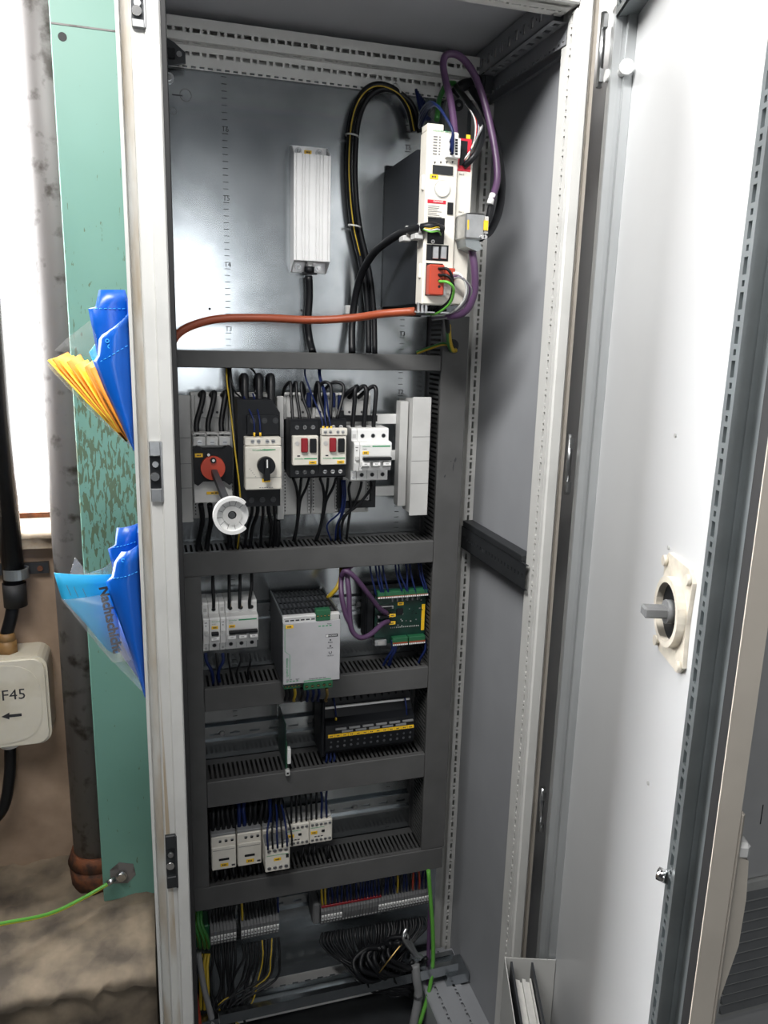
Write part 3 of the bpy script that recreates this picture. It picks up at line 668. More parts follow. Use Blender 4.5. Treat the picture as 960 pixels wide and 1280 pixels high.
def adapter(x0, x1, label, m='lgrey'):
    t = thing('busbar_adapter', label, 'busbar adapter', ((x0+x1)/2, 0.25, 1.155), 'busbar adapters')
    MB().box(x0, x1, 0.243, 0.2575, 1.155, 1.358, 0.001).build('base_plate', m, t)
    for s_ in (0, 1):
        xa = x0+0.001 if s_ == 0 else x1-0.0055
        MB().box(xa, xa+0.0045, 0.2395, 0.243, 1.158, 1.355, 0.0008).build('side_rib', m, t)
        h = MB()
        for k in range(14): h.box(xa+0.0013, xa+0.0032, 0.2392, 0.2395, 1.162+k*0.0055, 1.1645+k*0.0055)
        o = h.build('rib_holes', 'print_dark', t); o['kind'] = 'stuff'
    MB().box(x0+0.006, x1-0.006, 0.2405, 0.243, 1.318, 1.354, 0.001).build('clamp_cover', m, t)
    for k in range(2):
        xx = x0+(x1-x0)*(0.3+0.4*k); MB().cyl((xx, 0.2405, 1.327), (xx, 0.2398, 1.327), 0.002, 10).build('screw_hole', 'print_dark', t)
    return t
adapter(0.0815, 0.1395, 'grey busbar adapter behind the red main switch')
adapter(0.1405, 0.2135, 'grey busbar adapter behind the rotary breaker')
adapter(0.2265, 0.2735, 'grey busbar adapter behind the red-button starter nearest the rotary breaker')
adapter(0.2745, 0.3205, 'grey busbar adapter behind the red-button starter nearest the white breaker')
ab = adapter(0.3215, 0.3750, 'grey busbar adapter with black frame behind the white breaker')
k_ = MB(); k_.box(0.3175, 0.3265, 0.232, 0.2425, 1.165, 1.330).box(0.3265, 0.384, 0.232, 0.2425, 1.165, 1.176).box(0.376, 0.384, 0.232, 0.2425, 1.176, 1.232).box(0.3265, 0.384, 0.232, 0.2425, 1.312, 1.322)
k_.build('carrier_frame', 'black', ab)

# ------------------------------------------------------------------ breakers
def screw(parent, x, y, z, r=0.0032, m='chrome', name='screw', ring='black'):
    o = MB().cyl((x, y+0.0005, z), (x, y-0.0008, z), r, 12, m=m).box(x-r*0.75, x+r*0.75, y-0.001, y-0.0008, z-r*0.14, z+r*0.14, m='print_dark').build(name, None, parent)
    return o
def hole(parent, x, y, z, r=0.0034, name='terminal_hole'):
    o = MB().ring((x, y-0.0006, z), (0, 1, 0), r*0.86, r*1.08, 0.0008, 14, m='mgrey').cyl((x, y+0.0002, z), (x, y-0.0002, z), r*0.9, 12, m='black').build(name, None, parent)
    return o
def prof(yb, zc):      # outline of a modular breaker: back, terminals, nose
    return [(yb, zc-0.043), (yb-0.047, zc-0.043), (yb-0.049, zc-0.041), (yb-0.049, zc-0.0245), (yb-0.064, zc-0.0235), (yb-0.068, zc-0.010), (yb-0.068, zc+0.020), (yb-0.0655, zc+0.0225), (yb-0.049, zc+0.0235), (yb-0.049, zc+0.040), (yb-0.047, zc+0.043), (yb, zc+0.043)]
def breaker(x0, poles, zc, yb, label, group=None, green=True):
    P = 0.0178; w = P*poles
    t = thing('circuit_breaker', label, 'circuit breaker', (x0+w/2, yb, zc-0.043), group)
    MB().prism(prof(yb, zc), x0+0.0003, x0+w-0.0003, 'x').build('housing', 'white', t)
    yf = yb-0.068
    MB().box(x0+0.002, x0+w-0.0015, yf-0.0008, yf, zc+0.0005, zc+0.0195, 0.0003).build('label_window', 'white', t)
    if poles > 1: MB().box(x0+0.004, x0+w-0.002, yf-0.0095, yf-0.001, zc-0.0055, zc-0.0005, 0.001).build('toggle_bar', 'black', t)
    else: MB().box(x0+0.003, x0+w-0.003, yf-0.0095, yf-0.001, zc-0.0055, zc-0.0005, 0.001).build('toggle_bar', 'black', t)
    for k in range(poles):
        xc = x0+P*(k+0.5)
        hole(t, xc, yb-0.049, zc+0.031); hole(t, xc, yb-0.049, zc-0.033)
        tg = MB().prism([(yf+0.002, zc-0.0075), (yf-0.006, zc-0.0085), (yf-0.007, zc-0.014), (yf+0.003, zc-0.019)], xc-0.0062, xc+0.0062, 'x').build('toggle', 'white', t)
        dashes(MB(), xc, zc-0.0112, yf-0.0071, 0.005, 0.0012, 2, 'print_grey').build('toggle_mark', 'print_grey', tg)
        if k: MB().box(x0+P*k-0.0002, x0+P*k+0.0002, yb-0.0494, yb-0.0490, zc-0.040, zc-0.0255).build('pole_seam', 'print_grey', t)
    text('Schneider', (x0+0.0042, yf-0.001, zc+0.0165), 0.0034, 'print_green', t, align='LEFT')
    if poles > 1: MB().box(x0+0.0205, x0+w-0.003, yf-0.0011, yf-0.0008, zc+0.0155, zc+0.0175).build('green_line', 'print_green', t)
    text('iC60N', (x0+0.0042, yf-0.001, zc+0.0122), 0.0026, 'print_grey', t, align='LEFT')
    tagplate(t, x0+0.0095 if poles > 1 else x0+w/2, zc+0.0062, yf-0.0008, 0.0105, 0.0052)
    return t
def aux(x0, w, zc, yb, label):
    t = thing('auxiliary_contact', label, 'auxiliary contact', (x0+w/2, yb, zc-0.043), 'narrow contact modules')
    MB().prism(prof(yb, zc), x0+0.0002, x0+w-0.0002, 'x').build('housing', 'white', t)
    yf = yb-0.068
    MB().box(x0+0.0015, x0+w-0.0015, yf-0.004, yf-0.0003, zc-0.006, zc+0.001, 0.0008).build('slider', 'lgrey', t)
    dashes(MB(), x0+w/2, zc+0.015, yf-0.0003, w*0.5, 0.0014, 2).build('print', 'print_dark', t)
    dashes(MB(), x0+w/2, zc+0.010, yf-0.0003, w*0.3, 0.0014, 1).build('print', 'print_dark', t)
    for z in (-0.0285, -0.0375): MB().cyl((x0+w/2, yb-0.0488, zc+z), (x0+w/2, yb-0.0496, zc+z), 0.0022, 10).build('screw', 'steel', t)
    MB().box(x0+w*0.2, x0+w*0.8, yb-0.0498, yb-0.049, zc+0.0275, zc+0.034).build('top_window', 'lgrey', t)
    return t
BX = 0.3395
aux(BX-0.0095, 0.0092, 1.262, 0.2428, 'narrow white contact module left of the upper white breaker')
breaker(BX, 3, 1.262, 0.2428, 'three-pole white circuit breaker in the upper row')
x1_, _, _, _ = rect(262, 758, 276, 816, 0.224)
xs_, xe_, _, _ = rect(283, 758, 321, 816, 0.224)
aux(x1_-0.0103, 0.0095, 0.967, YR, 'narrow white contact module at the left end of the second rail')
breaker(x1_-0.0005, 1, 0.967, YR, 'single-pole white circuit breaker on the second rail')
aux(x1_+0.0177, 0.0090, 0.967, YR, 'narrow white contact module between the two breakers on the second rail')
breaker(x1_+0.0270, 3, 0.967, YR, 'three-pole white circuit breaker on the second rail')

# push-button motor starters
def starter(x0, zt, zb, label, auxb):
    w = 0.0445; yf = 0.168; yb = 0.2390
    t = thing('motor_starter', label, 'motor starter', (x0+w/2, yb, zb), 'push-button motor starters')
    MB().prism([(yb, zb+0.006), (yf+0.030, zb), (yf+0.014, zb), (yf+0.010, zb+0.003), (yf+0.010, zt-0.003), (yf+0.014, zt), (yf+0.030, zt), (yb, zt-0.006)], x0, x0+w, 'x').build('housing', 'black', t)
    fz0, fz1 = zb+0.0225, zt-0.0245
    MB().box(x0+0.002, x0+w-0.002, yf, yf+0.012, fz0, fz1, 0.001).build('front_cover', 'cream', t)
    bx = x0+0.0145; zm = fz1-0.0155
    MB().box(bx, bx+0.0105, yf-0.006, yf, zm-0.0095, zm+0.0125, 0.0012).build('stop_button', 'crimson', t)
    MB().box(bx+0.014, bx+0.0245, yf-0.004, yf, zm-0.0105, zm+0.0115, 0.0012).build('start_button', 'black', t)
    MB().ring((x0+0.009, yf-0.0006, zm+0.004), (0, 1, 0), 0.0030, 0.0036, 0.0006, 20).cyl((x0+0.009, yf-0.0008, zm+0.004), (x0+0.009, yf, zm+0.004), 0.0026, 16, m=None).build('setting_dial', 'lgrey', t)
    MB().box(x0+0.009, x0+0.0135, yf-0.0004, yf, zm-0.0165, zm-0.0145).build('marking', 'print_dark', t)
    text('Schneider', (x0+0.005, yf-0.0003, fz0+0.0105), 0.0036, 'print_green', t, align='LEFT')
    MB().box(x0+0.020, x0+w-0.004, yf-0.0003, yf, fz0+0.0095, fz0+0.0113).build('green_line', 'print_green', t)
    tagplate(t, x0+w-0.011, fz0+0.0042, yf, 0.0120, 0.0052)
    for k in range(3):
        xc = x0+0.0105+0.0125*k
        screw(t, xc, yf+0.0100, zt-0.012, 0.0034); screw(t, xc, yf+0.0100, zb+0.010, 0.0034)
    if auxb:
        a = MB().box(x0+0.002, x0+w-0.001, yf-0.002, yf+0.014, fz1+0.0005, fz1+0.0115, 0.001).build('contact_block', 'cream', t)
        for k, xx in enumerate((0.008, 0.016, 0.028, 0.036)): screw(a, x0+xx, yf-0.002, fz1+0.006, 0.0026, 'steel', 'contact_screw')
    return t
gx0, gx1, gz0, gz1 = rect(352, 524, 398, 597, 0.180)
hx0, hx1, hz0, hz1 = rect(398, 524, 434, 597, 0.180)
starter(0.2280, 1.3215, 1.2285, 'red-button motor starter next to the rotary breaker', False)
starter(0.2730, 1.3215, 1.2285, 'red-button motor starter with contact block next to the white breaker', True)

# rotary motor breaker
def rotary_breaker():
    yf = 0.150; yb = 0.2390; x0, x1 = 0.1465, 0.2110
    t = thing('rotary_breaker', 'cream motor breaker with a black rotary knob', 'motor breaker', ((x0+x1)/2, yb, 1.187), None)
    MB().prism([(x0, 1.352), (x1-0.012, 1.352), (x1, 1.333), (x1, 1.187), (x0+0.008, 1.187), (x0, 1.197)], yf+0.022, yb).build('housing', 'black', t)
    MB().box(x0+0.013, x1-0.002, yf+0.014, yf+0.022, 1.300, 1.330, 0.001).build('upper_terminal_cover', 'black', t)
    fx0, fx1, fz0, fz1 = 0.1545, 0.2100, 1.2175, 1.2975
    MB().box(fx0, fx1, yf, yf+0.022, fz0, fz1-0.013, 0.0015).build('front_cover', 'cream', t)
    cb_ = MB().box(fx0+0.0005, fx1-0.0005, yf+0.003, yf+0.022, fz1-0.0125, fz1, 0.001).build('contact_block', 'cream', t)
    for xx in (0.012, 0.021, 0.034, 0.043): screw(cb_, fx0+xx, yf+0.003, fz1-0.006, 0.0030, 'steel', 'contact_screw')
    MB().box(fx0+0.0005, fx1-0.0005, yf-0.0003, yf, 1.2365, 1.2370).build('seam', 'print_grey', t)
    kx, kz = 0.1855, 1.2560
    kn = MB(); kn.cyl((kx, yf, kz), (kx, yf-0.012, kz), 0.0135, 28, 0.0130).box(kx-0.0045, kx+0.0045, yf-0.016, yf, kz-0.0215, kz+0.010, 0.001)
    kb = kn.build('rotary_knob', 'black', t)
    MB().box(kx-0.0010, kx+0.0010, yf-0.0165, yf-0.0159, kz-0.002, kz+0.0105).build('pointer_mark', 'white', kb)
    text('Schneider Electric', (fx0+0.011, yf-0.0003, fz1-0.0185), 0.0040, 'print_green', t, align='LEFT')
    MB().box(fx0+0.026, fx0+0.046, yf-0.0003, yf, fz1-0.0190, fz1-0.0176).build('green_line', 'print_green', t)
    d = MB(); 
    for k in range(5): d.box(fx0+0.006+0.0022*k, fx0+0.0075+0.0022*k, yf-0.0002, yf, kz-0.006-0.003*k, kz-0.0052-0.003*k)
    dashes(d, fx0+0.032, fz0+0.0035, yf, 0.022, 0.0012, 6, 'print_grey').build('print', 'print_grey', t)
    tagplate(t, kx+0.0005, 1.2325, yf, 0.0125, 0.0062)
    for k in range(3): screw(t, x0+0.0225+0.017*k, yf+0.0140, 1.3215, 0.0045, 'darksteel'); screw(t, x0+0.0195+0.017*k, yf+0.022, 1.1975, 0.0045, 'darksteel')
rotary_breaker()

# red main switch with long shaft and coupling disc
def main_switch():
    yb = 0.2390; yf = 0.170
    t = thing('main_switch', 'red rotary main switch with a long shaft and white disc', 'main switch', (0.110, yb, 1.19), None)
    x0, x1 = 0.0800, 0.1390
    MB().box(x0+0.001, x1-0.001, 0.196, yb, 1.192, 1.298, 0.002).build('base', 'lgrey', t)
    MB().prism([(0.196, 1.192), (0.182, 1.194), (0.188, 1.226), (0.196, 1.228)], x0+0.001, x1-0.001, 'x').build('lower_shroud', 'lgrey', t)
    for k in range(3):
        xa = x0+0.0015+0.0190*k
        MB().box(xa, xa+0.0178, 0.186, 0.196, 1.281, 1.2955, 0.001).build('upper_terminal', 'lgrey', t)
        MB().box(xa+0.0005, xa+0.0173, 0.1855, 0.200, 1.2985, 1.3015, 0.0005).build('shroud_bar', 'lgrey', t)
        screw(t, xa+0.009, 0.186, 1.2865, 0.0038, 'steel')
    MB().prism([(x0, 1.2785), (x0+0.006, 1.283), (x0+0.014, 1.2775), (x1-0.014, 1.2775), (x1-0.006, 1.283), (x1, 1.2785), (x1-0.001, 1.225), (x1-0.006, 1.2215), (x1-0.014, 1.228), (x0+0.014, 1.228), (x0+0.006, 1.2215), (x0+0.001, 1.225)], yf+0.006, 0.196).build('front_plate', 'black', t)
    tagplate(t, x0+0.0085, 1.2685, yf+0.006, 0.0118, 0.0058)
    tagplate(t, x0+0.034, 1.2085, 0.1835, 0.030, 0.0045)
    kx, kz = 0.1085, 1.2495
    MB().cyl((kx, yf+0.006, kz), (kx, yf-0.002, kz), 0.0185, 36, 0.0180).build('red_dial', 'red', t)
    MB().ring((kx+0.0005, yf-0.006, kz+0.0125), (0, 1, 0), 0.0020, 0.0044, 0.005, 18, m='black').cyl((kx+0.0005, yf-0.0062, kz+0.0125), (kx+0.0005, yf-0.002, kz+0.0125), 0.0022, 10, m='white').build('dial_ring', None, t)
    q = (kx-0.006, yf+0.004, kz+0.020); MB().cyl(q, (q[0], q[1]-0.003, q[2]), 0.0022, 10).build('white_dot', 'white', t)
    p0 = Vector((kx+0.0015, yf-0.002, kz-0.006)); p1 = Vector((0.1115, -0.075, 1.2335))
    d = (p1-p0).normalized(); a = d.cross(EX).normalized(); s_ = 0.0042; c0 = []; c1 = []
    sh = MB(); sv = d.cross(a)
    for (i, j) in ((-1, -1), (1, -1), (1, 1), (-1, 1)):
        c0.append(sh.bm.verts.new(p0+a*s_*i+sv*s_*j)); c1.append(sh.bm.verts.new(p1+a*s_*i+sv*s_*j))
    for i in range(4): sh.bm.faces.new([c0[i], c0[(i+1) % 4], c1[(i+1) % 4], c1[i]])
    sh.bm.faces.new(c0); sh.bm.faces.new(c1)
    sh.build('shaft', 'dgrey', t)
    dm = MB(); y1 = -0.079
    c = Vector((0.1115, y1, 1.2335))
    # disc with a notched rim: rim ring leaves out a sector on the right
    dm.ring(c, (0, 1, 0), 0.0105, 0.0200, 0.004, 40)
    ax = Vector((0, 1, 0)); aa = ax.orthogonal().normalized(); bb = ax.cross(aa)
    for k in range(44):
        w0 = 2*math.pi*k/44; mid = aa*math.cos(w0+0.07)+bb*math.sin(w0+0.07)
        ang = math.degrees(math.atan2(mid.z, mid.x))
        if abs(ang) < 42: continue
        w1 = 2*math.pi*(k+1)/44; V_ = []
        for w_ in (w0, w1):
            qv = aa*math.cos(w_)+bb*math.sin(w_)
            V_.append([dm.bm.verts.new(c+qv*rr_-ax*(h_)) for rr_, h_ in ((0.0190, 0.0), (0.0232, 0.0), (0.0232, 0.009), (0.0190, 0.009))])
        for j in range(4): dm.bm.faces.new([V_[0][j], V_[0][(j+1) % 4], V_[1][(j+1) % 4], V_[1][j]])
        dm.bm.faces.new(V_[0]); dm.bm.faces.new(V_[1][::-1])
    ds = dm.build('coupling_disc', 'white', t)
    ribs = MB()
    for k in range(12):
        w_ = 2*math.pi*k/12+0.2
        if abs((math.degrees(w_)+180) % 360-180) < 40: continue
        u0, u1 = Vector((math.cos(w_), 0, math.sin(w_))), Vector((-math.sin(w_), 0, math.cos(w_)))
        P_ = [c+u0*r__+u1*s2 for r__, s2 in ((0.0115, -0.0003), (0.019, -0.0003), (0.019, 0.0003), (0.0115, 0.0003))]
        F_ = [ribs.bm.verts.new(p-ax*0.0006) for p in P_]; ribs.bm.faces.new(F_)
    o = ribs.build('disc_lines', 'print_grey', ds); o['kind'] = 'stuff'
    MB().ring(c, (0, -1, 0), 0.0052, 0.0115, 0.0035, 24).build('disc_hub', 'lgrey', ds)
    MB().box(c.x-0.0055, c.x+0.0055, y1-0.0022, y1, c.z-0.0055, c.z+0.0055, 0.0006, m='black').cyl((c.x, y1-0.0035, c.z), (c.x, y1, c.z), 0.0038, 12, m='chrome').build('shaft_end', None, ds)
main_switch()
# ------------------------------------------------------------------ power supply
def power_supply():
    yf, yb = 0.152, YR; x0, x1, z0, z1 = 0.2115, 0.3060, 0.8915, 1.0080
    t = thing('power_supply', 'silver power supply with green plug terminals', 'power supply', ((x0+x1)/2, yb, z0))
    MB().box(x0, x1, yf+0.003, yb, z0-0.004, z1-0.004, 0.001).build('housing', 'dgrey', t)
    MB().box(x0, x1, yf, yf+0.003, z0, z1-0.0105, 0.0008).build('front_plate', 'psu_front', t)
    MB().box(x0, x1-0.001, yf+0.001, yf+0.012, z1-0.0038, z1, 0.0006).box(x0, x0+0.002, yf, yf+0.012, z1-0.0100, z1-0.0038).build('top_lip', 'alu', t)
    g = MB(); g.perf((x0+0.0005, yf+0.0015, z1-0.0102), EX, EZ, EY, 0.056, 0.006, slots(0.056, 0.0085, 0.0065, 0.0015, 0.0045, 0.003), 0.002).build('vent_strip', 'alu', t)
    # perforated lid: long slots running to the back
    L = yb-yf-0.016
    v = MB(); v.perf((x0+0.002, yf+0.0135, z1-0.0025), EX, EY, -EZ, x1-x0-0.004, L, [(0.004+0.0072*i, 0.004+0.0072*i+0.0045, 0.008+0.030*j, 0.008+0.030*j+0.024) for i in range(12) for j in range(4)], 0.0015)
    v.build('ventilated_lid', 'black', t)
    for s_, xx in ((0, x0), (1, x1-0.0015)): MB().box(xx, xx+0.0015, yf+0.0125, yb, z1-0.004, z1+0.0005).build('side_rim', 'tube_steel', t)
    MB().box(x1-0.018, x1-0.002, yf+0.0003, yf+0.010, z1-0.0105, z1-0.0003, 0.0008).build('corner_piece', 'lgrey', t)
    def plug(xa, n, p, za, zb, yy, ya2):
        o = MB().box(xa, xa+n*p, yy, ya2, za, zb, 0.0008).build('plug_terminal', 'term_green', t)
        for k in range(n):
            MB().cyl((xa+p*(k+0.5), yy, (za+zb)/2-0.001), (xa+p*(k+0.5), yy-0.0004, (za+zb)/2-0.001), p*0.3, 10, m='black').box(xa+p*(k+0.3), xa+p*(k+0.7), yy-0.0007, yy-0.0003, (za+zb)/2-0.0015, (za+zb)/2, m='brass').build('clamp', None, o)
    plug(x0+0.0535, 4, 0.0060, z1-0.0105, z1+0.0085, yf-0.001, yf+0.012)
    plug(x0+0.0020, 5, 0.0055, z0-0.0110, z0-0.0005, yf+0.006, yf+0.030)
    plug(x0+0.0340, 5, 0.0098, z0-0.0135, z0+0.0005, yf+0.0005, yf+0.030)
    g = MB(); gx = x0+0.0025
    g.box(gx, gx+0.0008, yf-0.0002, yf, z0+0.058, z1-0.0125).prism([(gx, z0+0.058), (gx+0.0008, z0+0.058), (gx+0.0088, z0+0.0515), (gx+0.0080, z0+0.0515)], yf-0.0002, yf).box(gx+0.0080, gx+0.0088, yf-0.0002, yf, z0+0.010, z0+0.0515)
    g.box(x0+0.034, x0+0.080, yf-0.0002, yf, z0+0.0025, z0+0.0038).build('green_print', 'print_green', t)
    text('QUINT POWER', (gx+0.0042, yf-0.0003, z0+0.030), 0.0048, 'print_green', t, rot=(math.pi/2, -math.pi/2, 0))
    for k in range(4):
        MB().box(x0+0.058+0.006*k, x0+0.0617+0.006*k, yf-0.0002, yf, z1-0.0205, z1-0.0188).build('terminal_print', 'print_green', t)
        MB().box(x0+0.005+0.0055*k, x0+0.0083+0.0055*k, yf-0.0002, yf, z0+0.0045, z0+0.0058).build('terminal_print', 'print_green', t)
    text('Input', (x0+0.076, yf-0.0003, z1-0.0165), 0.0034, 'print_dark', t)
    MB().box(x0+0.0700, x0+0.0905, yf-0.0002, yf, z1-0.0400, z1-0.0350).build('logo_bar', 'print_dark', t)
    text('PHOENIX', (x0+0.0815, yf-0.0004, z1-0.0375), 0.0034, 'alu', t)
    MB().box(x0+0.0705, x0+0.0740, yf-0.0004, yf-0.0002, z1-0.0394, z1-0.0356).build('logo_square', 'alu', t)
    for s_, dz in (('Boost', 0.0490), ('DC OK', 0.0590), ('18-29.5V', 0.0725)): text(s_, (x0+0.078, yf-0.0003, z1-dz), 0.0032, 'print_dark', t)
    for dz in (0.0450, 0.0555): MB().cyl((x0+0.078, yf-0.0003, z1-dz), (x0+0.078, yf, z1-dz), 0.0015, 10).build('indicator', 'print_dark', t)
    MB().ring((x0+0.078, yf-0.0003, z1-0.0668), (0, 1, 0), 0.0018, 0.0028, 0.0003, 16, a1=4.6).build('trim_pot', 'print_dark', t)
    text('Output DC 24V 20A', (x0+0.057, yf-0.0003, z0+0.0062), 0.0034, 'print_dark', t)
    text('DC OK', (x0+0.010, yf-0.0003, z0+0.0082), 0.0028, 'print_dark', t); text('Signal', (x0+0.0235, yf-0.0003, z0+0.0082), 0.0028, 'print_dark', t)
    tagplate(t, x0+0.0105, z1-0.0165, yf, 0.0125, 0.0058)
power_supply()

# ------------------------------------------------------------------ controller board
def board():
    yf = 0.245; x0, x1, z0, z1 = 0.3920, 0.4880, 0.9080, 1.0120
    t = thing('controller_board', 'green circuit board with plug terminals right of the power supply', 'circuit board', ((x0+x1)/2, YR, z0))
    MB().box(x0-0.014, x1+0.0005, 0.262, YR, z0+0.006, z1-0.006, 0.002).box(x0-0.014, x0, 0.250, 0.262, z0+0.012, z1-0.006, 0.002).build('carrier', 'black', t)
    MB().box(x0, x1, yf, yf+0.0016, z0, z1).build('board', 'pcb', t)
    for nm, s0, n in (('upper', 0, 3), ('upper', 1, 3)): pass
    def conn(xa, xb, za, zb, up):
        o = MB().box(xa, xb, yf-0.012, yf, za, zb, 0.0006).build('plug_terminal', 'term_green', t)
        MB().box(xa+0.0003, xb-0.0003, yf-0.0127, yf-0.012, za+(0.0002 if up else 0.0035), za+(0.0028 if up else 0.0062)).build('orange_levers', 'orange', o)
        n = max(3, int((xb-xa)/0.0035)); p = (xb-xa)/n
        lv = MB()
        for k in range(n): lv.box(xa+p*k+0.0005, xa+p*(k+1)-0.0005, yf-0.0132, yf-0.0127, za-0.0008 if up else za+0.0006, za+0.0018 if up else za+0.0032)
        lo = lv.build('marker_row', 'white', o); lo['kind'] = 'stuff'
    for a, b in ((0.001, 0.0145), (0.015, 0.0505), (0.051, 0.0725), (0.073, 0.0955)): conn(x0+a, x0+b, z1-0.0125, z1-0.002, True)
    for a, b in ((0.031, 0.0600), (0.0620, 0.0935)): conn(x0+a, x0+b, z0-0.001, z0+0.0135, False)
    MB().box(x0+0.040, x0+0.0525, yf-0.002, yf, z0+0.054, z0+0.066, 0.0005).build('processor', 'black', t)
    cp = MB(); rr = random.Random(4)
    for k in range(34): 
        xx, zz = x0+rr.uniform(0.035, 0.088), z0+rr.uniform(0.030, 0.086); cp.box(xx, xx+rr.uniform(.001, .003), yf-0.0012, yf, zz, zz+rr.uniform(.0008, .002), m=rr.choice(('black', 'lgrey', 'mgrey')))
    for k in range(16): cp.box(x0+0.030+0.0035*k, x0+0.0312+0.0035*k, yf-0.0008, yf, z0+0.0285, z0+0.0305, m='lgrey')
    for k in range(6): cp.box(x0+0.030+0.0095*k, x0+0.0325+0.0095*k, yf-0.003, yf, z1-0.024, z1-0.0175, m='mgrey')
    o = cp.build('components', None, t); o['kind'] = 'stuff'
    for za in (0.0385, 0.0525, 0.0690):
        q = MB().box(x0+0.002, x0+0.032, yf-0.011, yf, z0+za, z0+za+0.006, 0.001, m='steel').box(x0+0.006, x0+0.028, yf-0.0115, yf-0.011, z0+za+0.001, z0+za+0.005, m='black').build('bus_socket', None, t)
    d9 = MB().box(x0-0.003, x0+0.020, yf-0.012, yf, z0+0.001, z0+0.0125, 0.001, m='steel').box(x0+0.0015, x0+0.0155, yf-0.0135, yf-0.012, z0+0.0035, z0+0.0105, 0.001, m='lgrey').build('data_socket', None, t)
    tagplate(t, x0+0.0295, z0+0.0575, yf-0.0115, 0.0115, 0.0058); tagplate(t, x0+0.0295, z0+0.0430, yf-0.0115, 0.0115, 0.0058)
    tagplate(t, x0+0.0475, z0+0.0745, yf-0.001, 0.0115, 0.0058)
    MB().box(x0+0.0885, x0+0.0945, yf-0.0006, yf, z0+0.020, z0+0.070).build('yellow_strip', 'yellow', t)
board()

# ------------------------------------------------------------------ third rail: card and relay module
t = thing('interface_card', 'narrow green circuit card standing edge-on on the bare rail', 'circuit card', (0.2255, YR, 0.692))
MB().box(0.2245, 0.2262, 0.212, YR, 0.702, 0.790).build('board', 'pcb', t)
MB().box(0.2262, 0.2285, 0.214, 0.240, 0.702, 0.752, 0.0005).build('carrier_profile', 'term_green', t)
MB().box(0.2280, 0.2345, 0.2105, 0.222, 0.712, 0.741, 0.001).build('white_plug', 'white', t)
MB().box(0.2240, 0.2320, 0.206, 0.216, 0.692, 0.702, 0.001, m='lgrey').cyl((0.228, 0.206, 0.697), (0.228, 0.2055, 0.697), 0.002, 10, m='black').build('foot', None, t)
MB().box(0.2262, 0.2285, 0.238, 0.246, 0.768, 0.774).build('component', 'brass', t)
def relay_module():
    x0, x1 = 0.3000, 0.4690; yb = YR; yf = 0.226
    t = thing('relay_module', 'black relay module with a yellow marker stripe', 'relay module', ((x0+x1)/2, yb, 0.702))
    MB().prism([(yb, 0.706), (yf+0.016, 0.704), (yf+0.004, 0.716), (yf, 0.742), (yf+0.004, 0.766), (yf+0.022, 0.772), (yf+0.030, 0.806), (yb, 0.806)], x0, x1, 'x').build('housing', 'black', t)
    MB().box(x0+0.002, x1-0.006, yf+0.016, yf+0.019, 0.7925, 0.7965, 0.0005).build('clear_bar', 'alu', t)
    MB().box(x0-0.008, x0, yf+0.004, yb, 0.704, 0.812, 0.003).build('end_plate', 'black', t)
    n = 13; p = (x1-x0-0.006)/n
    for k in range(n):
        a = x0+0.004+p*k
        o = MB().box(a+0.0003, a+p-0.0003, yf-0.0012, yf+0.001, 0.7445, 0.7500).build('marker', 'yellow', t)
        dashes(MB(), a+p/2, 0.7473, yf-0.0013, p*0.45, 0.002, 2).build('print', 'print_dark', o)
        MB().cyl((a+p/2, yf+0.0025, 0.7345), (a+p/2, yf+0.0005, 0.7345), 0.0019, 8).build('screw', 'dgrey', t)
        MB().cyl((a+p/2, yf+0.0035, 0.7245), (a+p/2, yf+0.0018, 0.7245), 0.0025, 8).build('screw', 'dgrey', t)
    for k in range(6): MB().box(x0+0.018+0.0254*k, x0+0.038+0.0254*k, yf-0.001, yf+0.002, 0.7580, 0.7610).build('label_holder', 'mgrey', t)
    for k in range(5): MB().box(x0+0.030+0.0254*k, x0+0.050+0.0254*k, yf-0.001, yf+0.001, 0.7520, 0.7555).build('label_holder', 'mgrey', t)
relay_module()

# ------------------------------------------------------------------ contactors
def contactor(x0, label, front=True):
    w = 0.0440; yb = YR; yf = 0.2150; zc = R4
    t = thing('contactor', label, 'contactor', (x0+w/2, yb, zc-0.040), 'power contactors')
    MB().box(x0, x0+w, yf+0.028, yb, zc-0.040, zc+0.040, 0.002).build('base', 'black', t)
    MB().box(x0+0.0005, x0+w-0.0005, yf+0.004, yf+0.028, zc-0.029, zc+0.0345, 0.0015).build('housing', 'cream', t)
    MB().box(x0+0.001, x0+w-0.001, yf, yf+0.004, zc-0.0285, zc+0.0170, 0.0012).build('front_cover', 'cream', t)
    MB().box(x0+0.003, x0+w-0.003, yf-0.0004, yf, zc+0.0105, zc+0.0112).build('seam', 'print_grey', t)
    MB().box(x0+0.0005, x0+w-0.0005, yf+0.006, yf+0.026, zc+0.0345, zc+0.0395, 0.001).build('terminal_strip', 'mgrey', t)
    for k in range(3):
        xx = x0+0.016+0.0105*k
        MB().cyl((xx, yf+0.0042, zc+0.026), (xx, yf+0.0034, zc+0.026), 0.0030, 10, m='steel').box(xx-0.0022, xx+0.0022, yf+0.0032, yf+0.0034, zc+0.0235, zc+0.0265, m='black').build('terminal_screw', None, t)
    MB().box(x0+0.013, x0+0.031, yf-0.0008, yf, zc-0.0105, zc-0.0060, 0.0003).build('slot', 'black', t)
    MB().box(x0+0.035, x0+0.041, yf-0.0006, yf, zc-0.0235, zc-0.0205).build('mark', 'print_dark', t)
    tagplate(t, x0+0.0225, zc-0.0195, yf, 0.0140, 0.0068)
    return t
CX = 0.0935
contactor(CX, 'cream contactor at the left end of its rail')
contactor(CX+0.0452, 'cream contactor between the end one and the one with a front block')
c3 = contactor(CX+0.0904, 'cream contactor with a four-way contact block clipped on its front')
ax_ = CX+0.0900; zc = R4; yq = 0.180
